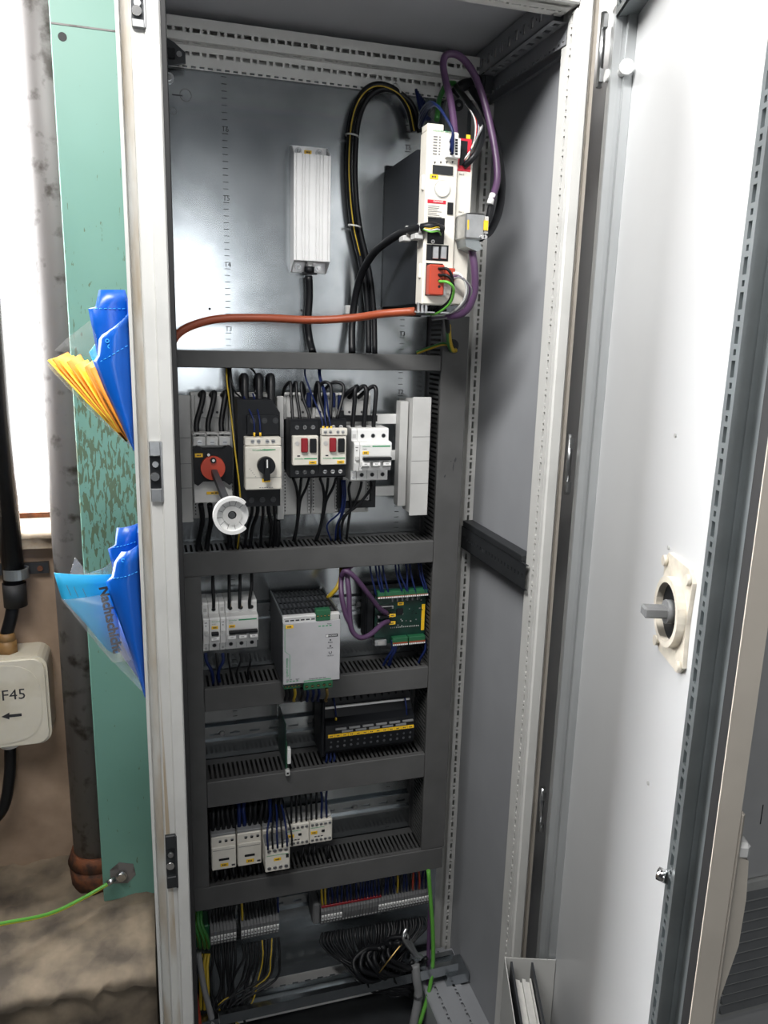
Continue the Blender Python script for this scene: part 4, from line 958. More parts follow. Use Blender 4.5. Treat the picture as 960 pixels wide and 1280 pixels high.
cbk = MB().box(ax_, ax_+0.0435, yq, 0.215, zc-0.0235, zc+0.0270, 0.0015).build('contact_block', 'cream', c3)
MB().box(ax_+0.0005, ax_+0.043, yq+0.004, yq+0.030, zc+0.0270, zc+0.033, 0.001).build('block_top', 'mgrey', cbk)
for k in range(4):
    xx = ax_+0.007+0.0100*k
    for dz in (0.018, -0.016): screw(cbk, xx, yq, zc+dz, 0.0036, 'steel', 'contact_screw')
MB().box(ax_+0.003, ax_+0.040, yq-0.0003, yq, zc+0.0085, zc+0.0093).build('seam', 'print_green', cbk)
MB().box(ax_+0.0365, ax_+0.0415, yq-0.0006, yq, zc+0.001, zc+0.008).build('slot', 'black', cbk)
tagplate(c3, ax_+0.0215, zc+0.0005, yq, 0.0130, 0.0062)
def mini(x0, label):
    w = 0.0435; yb = YR; yf = 0.2400; zc = R4-0.002
    t = thing('auxiliary_relay', label, 'relay', (x0+w/2, yb, zc-0.026), 'small auxiliary contactors')
    MB().box(x0, x0+w, yf+0.010, yb, zc-0.026, zc+0.028, 0.002).build('base', 'lgrey', t)
    MB().box(x0+0.0003, x0+w-0.0003, yf, yf+0.010, zc-0.0225, zc+0.0240, 0.0015).build('front', 'cream', t)
    for k in range(5):
        xx = x0+0.0055+0.0082*k
        for dz in (0.0165, -0.0155): screw(t, xx, yf, zc+dz, 0.0030, 'steel', 'terminal_screw')
    MB().box(x0+0.002, x0+0.028, yf-0.0003, yf, zc+0.0098, zc+0.0106).build('green_line', 'print_green', t)
    tagplate(t, x0+0.0085, zc+0.0005, yf, 0.0125, 0.0065)
    MB().box(x0+0.0225, x0+0.0285, yf-0.0015, yf, zc-0.0005, zc+0.0045, 0.0005).build('flag', 'black', t)
    dashes(MB(), x0+0.018, zc-0.0085, yf, 0.018, 0.0022, 3).build('print', 'print_dark', t)
    return t
mini(CX+0.1370, 'small light relay beside the contactor with the front block')
mini(CX+0.1808, 'small light relay at the right end of the contactor row')

# ------------------------------------------------------------------ terminal blocks on the lowest rail
def terminal(x, label, group, marker='white', dark=False):
    w = 0.0058; yb = YR; zc = R5
    t = thing('terminal_block', label, 'terminal block', (x+w/2, yb, zc-0.026), group)
    MB().prism([(yb, zc-0.022), (0.262, zc-0.030), (0.252, zc-0.026), (0.248, zc-0.012), (0.246, zc-0.004), (0.246, zc+0.006), (0.252, zc+0.014), (0.262, zc+0.024), (yb, zc+0.020)], x+0.0002, x+w-0.0002, 'x').build('housing', 'termgrey', t)
    if marker: 
        MB().prism([(0.2478, zc-0.0128), (0.2455, zc-0.0135), (0.2435, zc-0.002), (0.2458, zc-0.0015)], x+0.0007, x+w-0.0007, 'x').build('marker', marker, t)
        MB().cyl((x+w/2, 0.2450, zc-0.0075), (x+w/2, 0.2437, zc-0.0072), 0.0013, 8).build('test_point', 'print_dark', t)
    MB().box(x+0.0012, x+w-0.0012, 0.2505, 0.2515, zc-0.0225, zc-0.0175).build('clamp', 'lgrey' if not dark else 'dgrey', t)
    return t
def row(xa, n, label, group, marker='white'):
    t0 = terminal(xa, label, group, marker); out = [t0]
    for k in range(1, n):
        c = copy_tree(t0); c.location = t0.location+Vector((0.0060*k, 0, 0)); WL[c] = WL[t0]+Vector((0.0060*k, 0, 0)); out.append(c)
    return out
row(0.0900, 8, 'white-fronted terminal block in the run nearest the left post', 'terminals at the left end of the lowest rail')
row(0.1460, 12, 'white-fronted terminal block left of the lowest rail gap', 'terminals left of the gap')
row(0.2990, 7, 'white-fronted terminal block right of the rail gap', 'terminals right of the gap')
row(0.3415, 12, 'plain grey terminal block under the red jumper bar', 'unmarked terminals under the red jumper', None)
row(0.4140, 18, 'white-fronted terminal block in the long right-hand run', 'terminals at the right end of the lowest rail')
jb = MB().box(0.300, 0.421, 0.2480, 0.2530, R5+0.0120, R5+0.0170, 0.0008).build('jumper_bar', 'crimson'); tag(jb, 'dark red jumper bar across the grey terminal blocks', 'jumper bar')
es = MB().box(0.2830, 0.2970, 0.246, YR, R5-0.020, R5+0.026, 0.003).build('end_stop', 'termgrey'); tag(es, 'grey end stop holding the right-hand terminals', 'end stop')
pe = MB().box(0.0630, 0.0885, 0.250, YR, R5-0.024, R5+0.020, 0.002).build('earth_terminal', 'term_green'); tag(pe, 'dark green earth terminal at the left end of the lowest rail', 'terminal block')
# strain relief rails at the bottom
t = thing('cable_clamp_rail', 'galvanised cable clamp rail across the cabinet bottom', 'rail', (0.36, 0.2, 0.195))
zA = at(345, 1262, 0.20).z
MB().box(0.10, 0.570, 0.196, 0.200, zA-0.004, zA+0.018).box(0.10, 0.570, 0.200, 0.232, zA-0.004, zA-0.001).box(0.10, 0.570, 0.228, 0.232, zA-0.001, zA+0.018).box(0.10, 0.570, 0.200, 0.207, zA+0.015, zA+0.018).box(0.10, 0.570, 0.221, 0.228, zA+0.015, zA+0.018).build('channel', 'zinc', t)
MB().box(0.545, 0.592, 0.19, 0.24, 0.186, zA-0.004).build('bracket', 'zinc', t); MB().box(0.052, 0.098, 0.19, 0.24, 0.105, zA+0.018).build('bracket', 'zinc', t)
t = MB(); x0, x1, z0, z1 = rect(330, 1215, 430, 1240, 0.262)
t.perf((0.165, 0.262, z0), EX, EZ, EY, 0.20, z1-z0, slotdots(0.20, 0.025, 0.012, (z1-z0)*0.5, 0.009, 0.004), 0.0025).box(0.165, 0.168, 0.2645, 0.2995, z0, z1).box(0.362, 0.365, 0.2645, 0.2995, z0, z1)
tag(t.build('perforated_bar', 'lgrey'), 'light perforated bar low in the cabinet behind the clamp rail', 'bar')

# ------------------------------------------------------------------ servo drive
def drive():
    x0, x1 = 0.4050, 0.4770; yf = 0.0880; yb = YB; z0, z1 = 1.4975, 1.7330
    t = thing('servo_drive', 'tall cream servo drive with a dark metal body', 'servo drive', ((x0+x1)/2, yb, z0))
    MB().prism([(yb-0.004, 1.500), (yf+0.030, 1.500), (yf+0.030, 1.712), (yf+0.045, 1.716), (yb-0.004, 1.716)], x0+0.001, x1-0.004, 'x').build('body', 'drivebody', t)
    MB().box(x0+0.002, x1, yb-0.004, yb, 1.486, 1.725).build('mounting_flange', 'drivebody', t)
    xm = 0.4525
    MB().box(x0, xm, yf, yf+0.030, z0, z1, 0.002).build('front_shell', 'cream', t)
    MB().box(xm+0.0004, x1, yf+0.005, yf+0.030, z0+0.002, z1-0.017, 0.0015).build('module_shell', 'cream', t)
    MB().box(x0+0.0015, x0+0.026, yf+0.006, yf+0.030, z1, z1+0.0095, 0.001).build('top_cap', 'cream', t)
    def fr(px0, py0, px1, py1, y, nm, m, dep=0.001, bev=0, par=None):
        a, b, c, d = rect(px0, py0, px1, py1, y); return MB().box(a, b, y, y+dep, c, d, bev).build(nm, m, par or t)
    e = yf-0.0004
    q = at(554, 164, e); text('Schneider Electric', q, 0.0042, 'print_green', t)
    pr = MB(); rr = random.Random(9)
    for k in range(7):
        z = at(547, 171+3.6*k, e).z; xx = at(541.5, 180, e).x
        pr.box(xx, xx+0.006, e, yf, z-0.0009, z+0.0009); pr.box(xx+0.0085, xx+0.011, e, yf, z-0.0009, z+0.0009)
    for k in range(8):
        z = at(546, 258+2.2*k, e).z; xx = at(535, 262, e).x; pr.box(xx, xx+0.022*rr.uniform(0.6, 1), e, yf, z-0.0004, z+0.0004)
    o = pr.build('small_print', 'print_grey', t); o['kind'] = 'stuff'
    cn = fr(559, 172, 576, 197, yf-0.010, 'signal_plug', 'white', 0.010, 0.0008)
    for k in range(6):
        for xx in (564, 570.5):
            q = at(xx, 175+3.5*k, yf-0.010); MB().box(q.x-0.0018, q.x+0.0018, yf-0.0105, yf-0.010, q.z-0.0013, q.z+0.0013).build('plug_way', 'black', cn)
    for k in range(4):
        q = at(543.5+7.4*k, 203.5-0.2*k, yf); MB().prism([(q.x-0.0016, q.z+0.0016), (q.x+0.0016, q.z+0.0016), (q.x, q.z-0.002)], e, yf).build('status_arrow', 'print_dark', t)
    fr(541, 207, 566.5, 218, yf-0.0015, 'display', 'glass_dark', 0.0015)
    q = at(542.5, 221, yf); tagplate(t, q.x, q.z, yf, 0.0125, 0.0065)
    q = at(552.5, 236, yf); MB().ring((q.x, e-0.0008, q.z), (0, 1, 0), 0.0112, 0.0122, 0.0012, 32).build('knob_ring', 'lgrey', t)
    MB().cyl((q.x, yf, q.z), (q.x, yf-0.0022, q.z), 0.0108, 32).build('control_knob', 'cream', t)
    fr(534.5, 250, 557.5, 254.5, e, 'warning_strip', 'print_red', 0.0004)
    q = at(548, 252, e); text('DANGER', (q.x, e-0.0002, q.z), 0.0038, 'white', t)
    fr(559.5, 253, 566.5, 268, e-0.001, 'service_socket', 'black', 0.0014)
    fr(534.5, 272, 555.5, 305, e, 'encoder_recess', 'black', 0.0008)
    q = at(541, 302, e); MB().ring((q.x, e-0.001, q.z), (0, 1, 0), 0.0012, 0.0028, 0.001, 16).build('earth_stud', 'white', t)
    fr(533, 306, 560.5, 326, e, 'network_recess', 'black', 0.0008)
    for xx in (541, 551): fr(xx, 308, xx+7.5, 323.5, yf-0.003, 'network_socket', 'steel', 0.0024, 0.0006)
    fr(532, 329, 553, 370, e, 'power_recess', 'black', 0.0008)
    pc = fr(537, 330.5, 555.5, 369, yf-0.016, 'power_plug', 'conn_red', 0.0155, 0.0015)
    for k in range(4):
        q = at(549, 336+7.4*k, yf-0.016); MB().cyl((q.x, yf-0.0162, q.z), (q.x, yf-0.0155, q.z), 0.0022, 8).build('plug_way', 'black', pc)
    pc2 = fr(556, 335, 569, 352, yf-0.012, 'brake_plug', 'conn_red', 0.0115, 0.001)
    fr(549, 358, 558, 370, yf-0.004, 'screw_terminal', 'white', 0.004, 0.0006)
    # right-hand fieldbus module
    y2 = yf+0.0045
    rd = fr(568, 173, 589, 214, y2, 'module_face', 'print_red', 0.0006)
    fr(575, 176, 584, 207, y2-0.0006, 'module_slot', 'black', 0.0006, par=rd)
    fr(583, 168.5, 588, 173.5, y2-0.0004, 'yellow_dot', 'yellow', 0.0005)
    q = at(577, 218, y2); text('Slot 2', (q.x, y2-0.0002, q.z), 0.0034, 'print_dark', t); q = at(576.5, 265, y2); text('Slot 1', (q.x, y2-0.0002, q.z), 0.0034, 'print_dark', t)
    q = at(573, 171, y2); text('Slot 1', (q.x, y2-0.0002, q.z), 0.0030, 'print_dark', t)
    # shield plate under the drive
    MB().box(x0-0.006, x1-0.002, yf+0.012, yf+0.150, 1.4865, 1.4885).build('shield_plate', 'steel', t)
    for k in range(3): MB().box(x0-0.003+0.006*k, x0+0.0005+0.006*k, yf+0.010, yf+0.014, 1.486, 1.5005).build('clamp_finger', 'steel', t)
    for z_ in (1.545, 1.665): MB().box(x0-0.003, x0+0.001, yf+0.008, yf+0.014, z_-0.010, z_+0.010, 0.001).build('side_clip', 'cream', t)
drive()
# metal bus connector plugged on the drive
q = at(589, 285, 0.070)
t = thing('bus_connector', 'silver metal bus connector plugged into the drive', 'connector', (q.x, 0.08, q.z-0.03))
a, b, c, d = rect(577, 268, 604, 304, 0.066)
MB().box(a, b-0.004, 0.052, 0.0925, c+0.004, d, 0.002).build('shell', 'steel', t)
MB().prism([(a+0.002, c+0.004), (b-0.010, c+0.004), (b-0.004, c-0.008), (b-0.012, c-0.012), (a+0.004, c-0.006)], 0.056, 0.090).build('cable_hood', 'tube_steel', t)
MB().box(b-0.004, b+0.003, 0.054, 0.088, c+0.012, d-0.003, 0.001).build('side_piece', 'lgrey', t)
MB().box(b-0.0055, b+0.001, 0.0515, 0.054, d-0.022, d-0.009).build('yellow_tag', 'yellow', t)
MB().box(a+0.003, a+0.005, 0.0515, 0.052, c+0.016, d-0.010).build('yellow_tag', 'yellow', t)
for xx in (b-0.008, b-0.004): MB().cyl((xx, 0.052, c+0.007), (xx, 0.047, c+0.007), 0.003, 10).build('knurled_screw', 'chrome', t)
# black angle bracket (eye) behind the drive top
q = at(571, 135, 0.285)
t = thing('lifting_bracket', 'grey metal bracket with a round eye behind the drive', 'bracket', (q.x, YB, q.z-0.05))
br = MB(); pts = [(q.x+0.020*math.cos(w), q.z+0.020*math.sin(w)) for w in [math.pi*k/12 for k in range(13)]]+[(q.x-0.020, q.z-0.09), (q.x+0.020, q.z-0.09)]
br.prism(pts, 0.286, YB).build('plate', 'mgrey', t)
MB().ring((q.x+0.002, 0.282, q.z+0.004), (0, 1, 0), 0.0035, 0.0085, 0.004, 20).build('eye', 'darksteel', t)
MB().cyl((q.x+0.002, 0.2855, q.z+0.004), (q.x+0.002, 0.281, q.z+0.004), 0.0034, 10).build('screw', 'chrome', t)

# ------------------------------------------------------------------ braking resistor
def resistor():
    x0, x1, z0, z1 = 0.2490, 0.3080, 1.5660, 1.7250; yf = 0.2660
    t = thing('braking_resistor', 'ribbed aluminium braking resistor on the mounting plate', 'resistor', ((x0+x1)/2, YB, 1.55))
    MB().box(x0, x1, yf+0.002, YB, z0, z1).build('body', 'alu', t)
    ribs = ((0.000, 0.0035), (0.0045, 0.0125), (0.0140, 0.0170), (0.0185, 0.0235), (0.0250, 0.0350), (0.0365, 0.0400), (0.0415, 0.0455), (0.0470, 0.0545), (0.0555, 0.0590))
    for a, b in ribs: MB().box(x0+a, x0+b, yf, yf+0.002, z0, z1, 0.0004).build('rib', 'alu', t)
    for s_, za, zb in ((1, z1, z1+0.0165), (-1, z0-0.0165, z0)):
        MB().box(x0, x1, YB-0.006, YB, za, zb).build('mounting_foot', 'alu', t)
        zt = za if s_ == 1 else zb
        for xx in (x0, x1-0.002):
            MB().prism([(yf, zt), (YB-0.006, zt+0.0165*s_), (YB-0.006, zt)], xx, xx+0.002, 'x').build('cheek', 'alu', t)
        for xx in (x0+0.012, x1-0.014):
            MB().cyl((xx, YB-0.006, (za+zb)/2), (xx, YB-0.0085, (za+zb)/2), 0.0055, 16, m='steel').cyl((xx, YB-0.0085, (za+zb)/2), (xx, YB-0.012, (za+zb)/2), 0.0032, 6, m='chrome').build('screw', None, t)
    tagplate(t, (x0+x1)/2-0.002, z1+0.008, YB-0.006, 0.012, 0.006)
    MB().cyl((x0+0.028, yf+0.014, z0), (x0+0.028, yf+0.014, z0-0.008), 0.006, 14, m='white').build('cable_entry', None, t)
    MB().cyl((x0+0.028, yf+0.014, z0-0.008), (x0+0.028, yf+0.014, z0-0.018), 0.0080, 6, m='black').box(x0+0.016, x0+0.040, yf+0.010, yf+0.018, z0-0.020, z0-0.017, m='black').build('cable_gland', None, t)
resistor()

# ------------------------------------------------------------------ document pouches on the left outer wall
def film_pouch(dy, pxs, label, sheets):
    """pxs: key points as pixels of the near end (depth dy)"""
    t = thing('document_pouch', label, 'document pouch', (-0.03, dy+0.10, at(*pxs['apex'], dy).z), 'blue document pouches')
    A = lambda p, y=dy: at(p[0], p[1], y)
    ap = A(pxs['apex']); ap.x = -0.0025
    D_ = Vector((0, 0.21, 0))
    # back sheet on the cabinet side
    zt = A(pxs['tab'][2]).z
    MB().box(-0.0022, -0.0006, dy, dy+0.21, ap.z, zt-0.012).build('back_sheet', 'bag_blue', t)
    # rear gusset with hanging tab (blue)
    l = [A(p, dy+0.045) for p in pxs['tabL']]; r = [A(p, dy+0.045) for p in pxs['tabR']]
    g1 = MB().sheet(l, r, 8, 0.006, 0.0012).build('rear_gusset', 'bag_blue', t)
    l = [A(p, dy) for p in pxs['gusL']]; r = [A(p, dy) for p in pxs['gusR']]
    g2 = MB().sheet(l, r, 8, 0.010, 0.0012).build('front_gusset', 'bag_blue', t)
    for (p, y, g) in pxs['riv']:
        v = A(p, y); MB().ring((v.x, v.y-0.0005, v.z), (0, 1, 0), 0.0016, 0.0026, 0.0006, 14).build('punched_ring', 'bag_line', (g1, g2)[g])
    for ls, g, yy, bl in ((pxs['st1'], g1, dy+0.045, 0.006), (pxs['st2'], g2, dy, 0.010)):
        a_, b_ = A(ls[0], yy), A(ls[1], yy)
        for k in range(7):
            f0, f1 = (k+0.15)/7, (k+0.75)/7
            p_, q_ = a_.lerp(b_, f0), a_.lerp(b_, f1)
            for v_, f_ in ((p_, f0), (q_, f1)): v_.y = yy-bl*math.sin(math.pi*min(1, 0.1+f_*0.8))-0.0012
            MB().tube([p_, q_], 0.0005, 6).build('seam_stitch', 'bag_line', g)
    # clear outer film
    o = A(pxs['outer'])
    MB().sheet([ap+Vector((-0.001, 0, 0)), ap.lerp(o, 0.5)+Vector((-0.004, 0, -0.002)), o], [ap+D_+Vector((-0.001, 0, 0)), ap.lerp(o, 0.5)+D_+Vector((-0.004, 0, -0.002)), o+D_], 2, 0, 0.0006, (1, 0, 0)).build('clear_film', 'film', t)
    fl = MB().sheet([A(p) for p in pxs['filmL']], [A(p) for p in pxs['filmR']], 6, 0.003, 0.0005).build('clear_end_film', 'film', t)
    return t, ap
P1 = dict(st1=((118, 386), (158, 386)), st2=((124, 453), (161, 431)), apex=(167, 560), outer=(58, 456), tab=((121, 385), (124, 364), (152, 362)),
          tabL=[(124, 362.5), (119.5, 384), (110.5, 386), (115, 408), (121, 440), (128, 460)], tabR=[(156, 362.5), (160, 375), (161, 384), (162, 405), (163, 430), (163, 460)],
          gusL=[(150, 404), (128, 419), (124, 424), (122, 445), (117, 452), (131, 487), (148, 522), (166, 560)], gusR=[(162, 391), (162.5, 404), (163, 418), (164, 440), (165, 452), (166, 487), (168, 522), (169, 563)],
          riv=[((133.5, 370.5), 0.099, 0), ((134.5, 377.5), 0.099, 0), ((134, 426), 0.041, 1), ((137, 433), 0.041, 1)],
          filmL=[(112, 401), (85, 422), (68, 438)], filmR=[(120, 420), (122, 440), (121, 448)])
pch, ap = film_pouch(0.05, P1, 'blue document pouch holding yellow and orange folders', None)
def leaf(name, m, topL, topR, ap_, y0, y1, th, label=None, cat=None, group=None, parent=None, k=0.0, lo=0.04):
    """one sheet standing in a pouch: fans out from the apex line to the top edge"""
    a = ap_+Vector((-0.004-k, 0, 0.004)); tl = at(*topL, y0); D_ = Vector((0, y1-y0, 0)); a.y = y0
    b = a.lerp(tl, lo); c = a.lerp(tl, 0.5)+Vector((-0.002, 0, 0))
    o = MB().sheet([b, c, tl], [b+D_, c+D_, tl+D_+Vector((0.0, 0, topR))], 2, 0, th, (1, 0, 0)).build(name, m, parent)
    if parent is None: tag(o, label, cat, group)
    return o
for i, (p, m) in enumerate((((60, 450), 'paper_yellow'), ((66, 449), 'paper_orange'), ((74, 450), 'paper_yellow'), ((84, 452), 'paper_orange'), ((95, 456), 'paper_yellow'), ((106, 459), 'paper_orange'))):
    w = ('outermost yellow folder', 'orange folder just inside the outermost yellow one', 'second yellow folder from outside', 'middle orange folder', 'innermost yellow folder', 'innermost orange folder')[i]
    leaf('folder', m, p, 0.004*(i % 2), ap, 0.056, 0.25, 0.0022, '%s in the upper blue pouch' % w, 'folder', 'folders in the upper pouch', k=0.0005*i)
leaf('booklet', 'paper_cyan', (112, 440), 0.01, ap, 0.075, 0.24, 0.0016, 'light blue booklet behind the folders in the upper blue pouch', 'booklet', k=-0.0005)
# flat orange flap of the near end of the folders
MB().sheet([at(112, 461, 0.052), at(138, 512, 0.052), at(166, 560, 0.052)], [at(120, 458, 0.052), at(143, 508, 0.052), at(167, 560, 0.052)], 3, 0.001, 0.0008).build('folder_edge', 'paper_orange', pch)
P2 = dict(st1=((141, 684), (171, 676)), st2=((141, 722), (173, 713)), apex=(181, 866), outer=(77, 750), tab=((142, 683), (146, 660), (172, 655)),
          tabL=[(146, 660), (144, 681), (135, 686), (138, 697), (141, 710), (146, 730)], tabR=[(172, 654.5), (172, 675), (172.5, 690), (173, 700), (174, 715), (175, 730)],
          gusL=[(152, 690), (143, 703), (140, 720), (133, 727), (138, 745), (149, 775), (165, 820), (179, 862)], gusR=[(172, 682), (174, 700), (174.5, 718), (175, 724), (176, 745), (178, 775), (181, 820), (183, 872)],
          riv=[((156.5, 666.5), 0.099, 0), ((159, 674), 0.099, 0), ((154, 700.5), 0.041, 1), ((157, 709), 0.041, 1)],
          filmL=[(78, 750), (104, 782), (140, 828)], filmR=[(134, 742), (148, 778), (166, 824)])
pch2, ap2 = film_pouch(0.05, P2, 'blue document pouch holding a light blue booklet', None)
# open booklet with a large printed word: its cover faces the viewer
cv = MB().sheet([at(67.5, 716, 0.06), at(72, 732, 0.06), at(77, 748, 0.06), at(104, 776, 0.06), at(134, 812, 0.06)], [at(140, 718, 0.085), at(141, 728, 0.085), at(142, 742, 0.085), at(148, 778, 0.085), at(152, 816, 0.085)], 8, 0.006, 0.0012).build('booklet', 'paper_cyan')
tag(cv, 'light blue booklet with a large black word in the lower blue pouch', 'booklet')
a = at(130.5, 731, 0.062); bdir = (at(148, 812, 0.062)-a); ang = math.atan2(bdir.z, bdir.x)
tx = text('Nachtschicht', a+Vector((-0.001, -0.0075, 0)), 0.0185, 'print_dark', cv, rot=(math.pi/2, -ang, 0), align='LEFT', name='printed_word', bold=0.0007)
pr = MB()
for i, (xx, yy, n) in enumerate(((84, 731, 6), (93, 733, 6), (104, 735, 5))):
    for k in range(n): v = at(xx+0.9*k, yy+2.2*k, 0.0605); pr.box(v.x-0.0003, v.x+0.0006, 0.0555, 0.0558, v.z-0.0009, v.z+0.0007)
o = pr.build('small_print', 'print_grey', cv); o['kind'] = 'stuff'
for i, (p, m) in enumerate((((90, 724), 'paper_white'), ((102, 722), 'paper_white'), ((114, 720), 'paper_white'))):
    leaf('paper_sheet', m, p, -0.03, ap2, 0.075+0.004*i, 0.16, 0.0008, 'white paper sheet behind the light blue booklet in the lower pouch', 'paper', 'papers in the lower pouch', k=0.0004*i)
MB().sheet([at(128, 712, 0.09), at(96, 722, 0.09)], [at(141, 700, 0.09), at(141, 722, 0.09)], 4, 0.002, 0.0006).build('inner_film', 'film', pch2)
# ------------------------------------------------------------------ cables and wires
CBK = 'cable_black'
# --- upper field
wire(px([(214, 431, 0.185), (222, 418, 0.190), (240, 407, 0.195), (275, 398.5, 0.20), (330, 397.5, 0.20), (390, 400, 0.195), (440, 397.5, 0.170), (480, 392, 0.135), (519, 389, 0.108)]), 0.0060, 'orange', 'thick orange cable running across to the drive', name='orange_cable', cat='cable', seg=12)
mc = wire(px([(386, 345, 0.278), (386.5, 372, 0.282), (384.5, 405, 0.282), (387, 425, 0.280), (391, 441, 0.262)]), 0.0062, CBK, 'black cable dropping from the braking resistor', name='resistor_cable', cat='cable', seg=12)
lp_ = [(517, 165, 0.270), (510, 135, 0.272), (494, 113, 0.274), (471, 106, 0.276), (452, 118, 0.278), (440, 150, 0.280), (436, 195, 0.280), (437, 240, 0.280), (442, 285, 0.280), (450, 320, 0.278), (456, 352, 0.276), (460, 395, 0.274), (461, 441, 0.262)]
lo = wire(px(lp_), 0.0052, CBK, 'black looped cable from the drive top down into the duct', name='looped_cable', cat='cable', seg=10)
wire([p+Vector((0.0085, -0.002, -0.001)) for p in px([(x+1, y+(4 if i in (2, 3, 4) else 0), Y) for i, (x, y, Y) in enumerate(lp_)])], 0.0046, CBK, 'second black cable tied alongside the looped cable', name='looped_cable', cat='cable', seg=10)
wire([p+Vector((-0.001, -0.006, 0.0)) for p in px([(x, y+(3 if i in (2, 3, 4) else 0), Y) for i, (x, y, Y) in enumerate(lp_[:-3])])], 0.0010, 'wire_yellow', 'thin yellow-green wire tied along the looped cable', name='earth_core', cat='wire')
for i, (x, y) in enumerate(((437, 170), (440, 283), (493, 112))):
    q = at(x+3, y, 0.276); MB().ring((q.x, q.y, q.z-0.001), (0.15, 0, 1) if i < 2 else (1, 0, 0.6), 0.0098, 0.0108, 0.0024, 18).build('tie_band', 'lgrey', lo)
ec = wire(px([(553, 287, 0.078), (540, 283, 0.074), (527, 285, 0.085), (508, 289, 0.125), (487, 300, 0.170), (466, 318, 0.215), (451, 345, 0.255), (443, 378, 0.276), (440, 410, 0.276), (440, 441, 0.262)]), 0.0060, CBK, 'black encoder cable arching from the drive front to the duct', name='encoder_cable', cat='cable', seg=12)
for x, y, Y in ((524, 286, 0.088), (509, 289, 0.122)):
    q = at(x, y, Y); MB().box(q.x-0.006, q.x+0.006, Y-0.002, Y+0.020, q.z-0.014, q.z-0.006, 0.001).ring((q.x-0.002, Y, q.z), (1, 0, 0), 0.0062, 0.0075, 0.004, 16).build('cable_clip', 'lgrey', ec)
for i, (m, dy) in enumerate((('wire_yellow', 0), ('white', 2), ('lime', 4), ('cable_black', -2))):
    wire(px([(527, 284+dy*0.4, 0.080), (538, 286+dy, 0.066), (548, 284+dy*1.3, 0.068), (551, 290+dy, 0.086)]), 0.0011, m, '%s core of the encoder cable at the drive front' % ('yellow', 'white', 'green', 'black')[i], name='cable_core', group='encoder cores')
q = at(450, 388, 0.2995)
tag(MB().box(at(432, 388, 0.295).x, at(447, 388, 0.295).x, 0.290, 0.2995, at(440, 393, .295).z, at(440, 382, .295).z, 0.001).build('cable_mount', 'lgrey'), 'small grey adhesive cable mount on the plate near the orange cable', 'cable mount')
# purple bus cable over the drive
pb = wire(px([(569, 172, 0.105), (567, 150, 0.120), (563, 125, 0.135), (557, 100, 0.150), (554, 80, 0.155), (559, 68, 0.155), (574, 70, 0.150), (590, 88, 0.145), (603, 120, 0.140), (613, 158, 0.130), (620, 198, 0.120), (621, 228, 0.110), (614, 250, 0.098)]), 0.0052, 'purple', 'purple bus cable looping high above the drive', name='bus_cable', cat='cable', seg=12)
MB().cyl(at(616, 243, 0.100), at(612, 256, 0.096), 0.0048, 12).build('marker_sleeve', 'white', pb)
wire(px([(614, 258, 0.094), (610, 275, 0.085), (600, 284, 0.078)]), 0.0052, CBK, 'black end sleeve of the purple cable at the bus connector', name='cable_sleeve', cat='cable', seg=12)
wire(px([(589, 110, 0.20), (607, 140, 0.18), (620, 180, 0.165), (627, 225, 0.145), (624, 262, 0.120), (613, 288, 0.100), (600, 297, 0.085)]), 0.0060, CBK, 'black cable hanging behind the purple loop', name='hanging_cable', cat='cable', seg=12)
wire(px([(589, 308, 0.072), (593, 335, 0.070), (593, 365, 0.075), (583, 388, 0.085), (565, 395, 0.100), (548, 393, 0.120)]), 0.0054, 'purple', 'purple bus cable hanging under the bus connector', name='bus_cable', cat='cable', seg=12)
for i in range(3):
    wire(px([(549, 336+8*i, 0.071), (560, 337+8*i, 0.060), (566+i*0.6, 352+5*i, 0.062), (562, 375+2*i, 0.080), (545, 388+2*i, 0.100), (533, 389+i, 0.130)]), 0.0021, CBK if i < 2 else 'lime', 'black core bending out of the orange-red plug' if i < 2 else 'green earth core bending out of the orange-red plug', name='motor_core', group='cores of the orange-red plug' if i < 2 else None)
for i in range(4):
    wire(px([(566, 341+2.5*i, 0.078), (576, 344+i, 0.066), (583+2*i, 360, 0.070), (578+2*i, 378, 0.082), (562, 392+1.2*i, 0.100), (540, 395+1.5*i, 0.120)]), 0.0016, ('white', 'mgrey', 'purple', 'mgrey')[i], ('white wire looping below the drive plug', 'grey wire looping below the drive plug', 'thin purple wire looping below the drive plug', 'grey wire looping below the drive plug')[i], name='brake_wire', group='thin wires under the drive')
for i in range(5):
    wire(px([(541+4*i, 395, 0.13), (536+3*i, 388, 0.105), (541+3*i, 381, 0.10), (549+2*i, 388, 0.11)]), 0.0022, CBK, 'short black core curling at the shield clamp under the drive', name='clamped_core', group='cores at the shield clamp')
wire(px([(558, 395, 0.14), (560, 412, 0.16), (562, 428, 0.200), (567, 437, 0.217)]), 0.0042, CBK, 'black sleeved earth cable below the drive', name='earth_cable', cat='cable')
wire(px([(560, 407, 0.155), (561, 424, 0.180), (564, 436, 0.205), (569, 438, 0.222)]), 0.0046, 'wire_yellow', 'yellow earth cable entering the hole of the tall duct', name='earth_cable', cat='cable', m2='wire_green')
wire(px([(521, 441, 0.245), (540, 434, 0.230), (553, 430, 0.212), (562, 431, 0.210)]), 0.0030, 'wire_green', 'green-yellow wire lying on the narrow duct end', name='earth_wire', m2='wire_yellow')
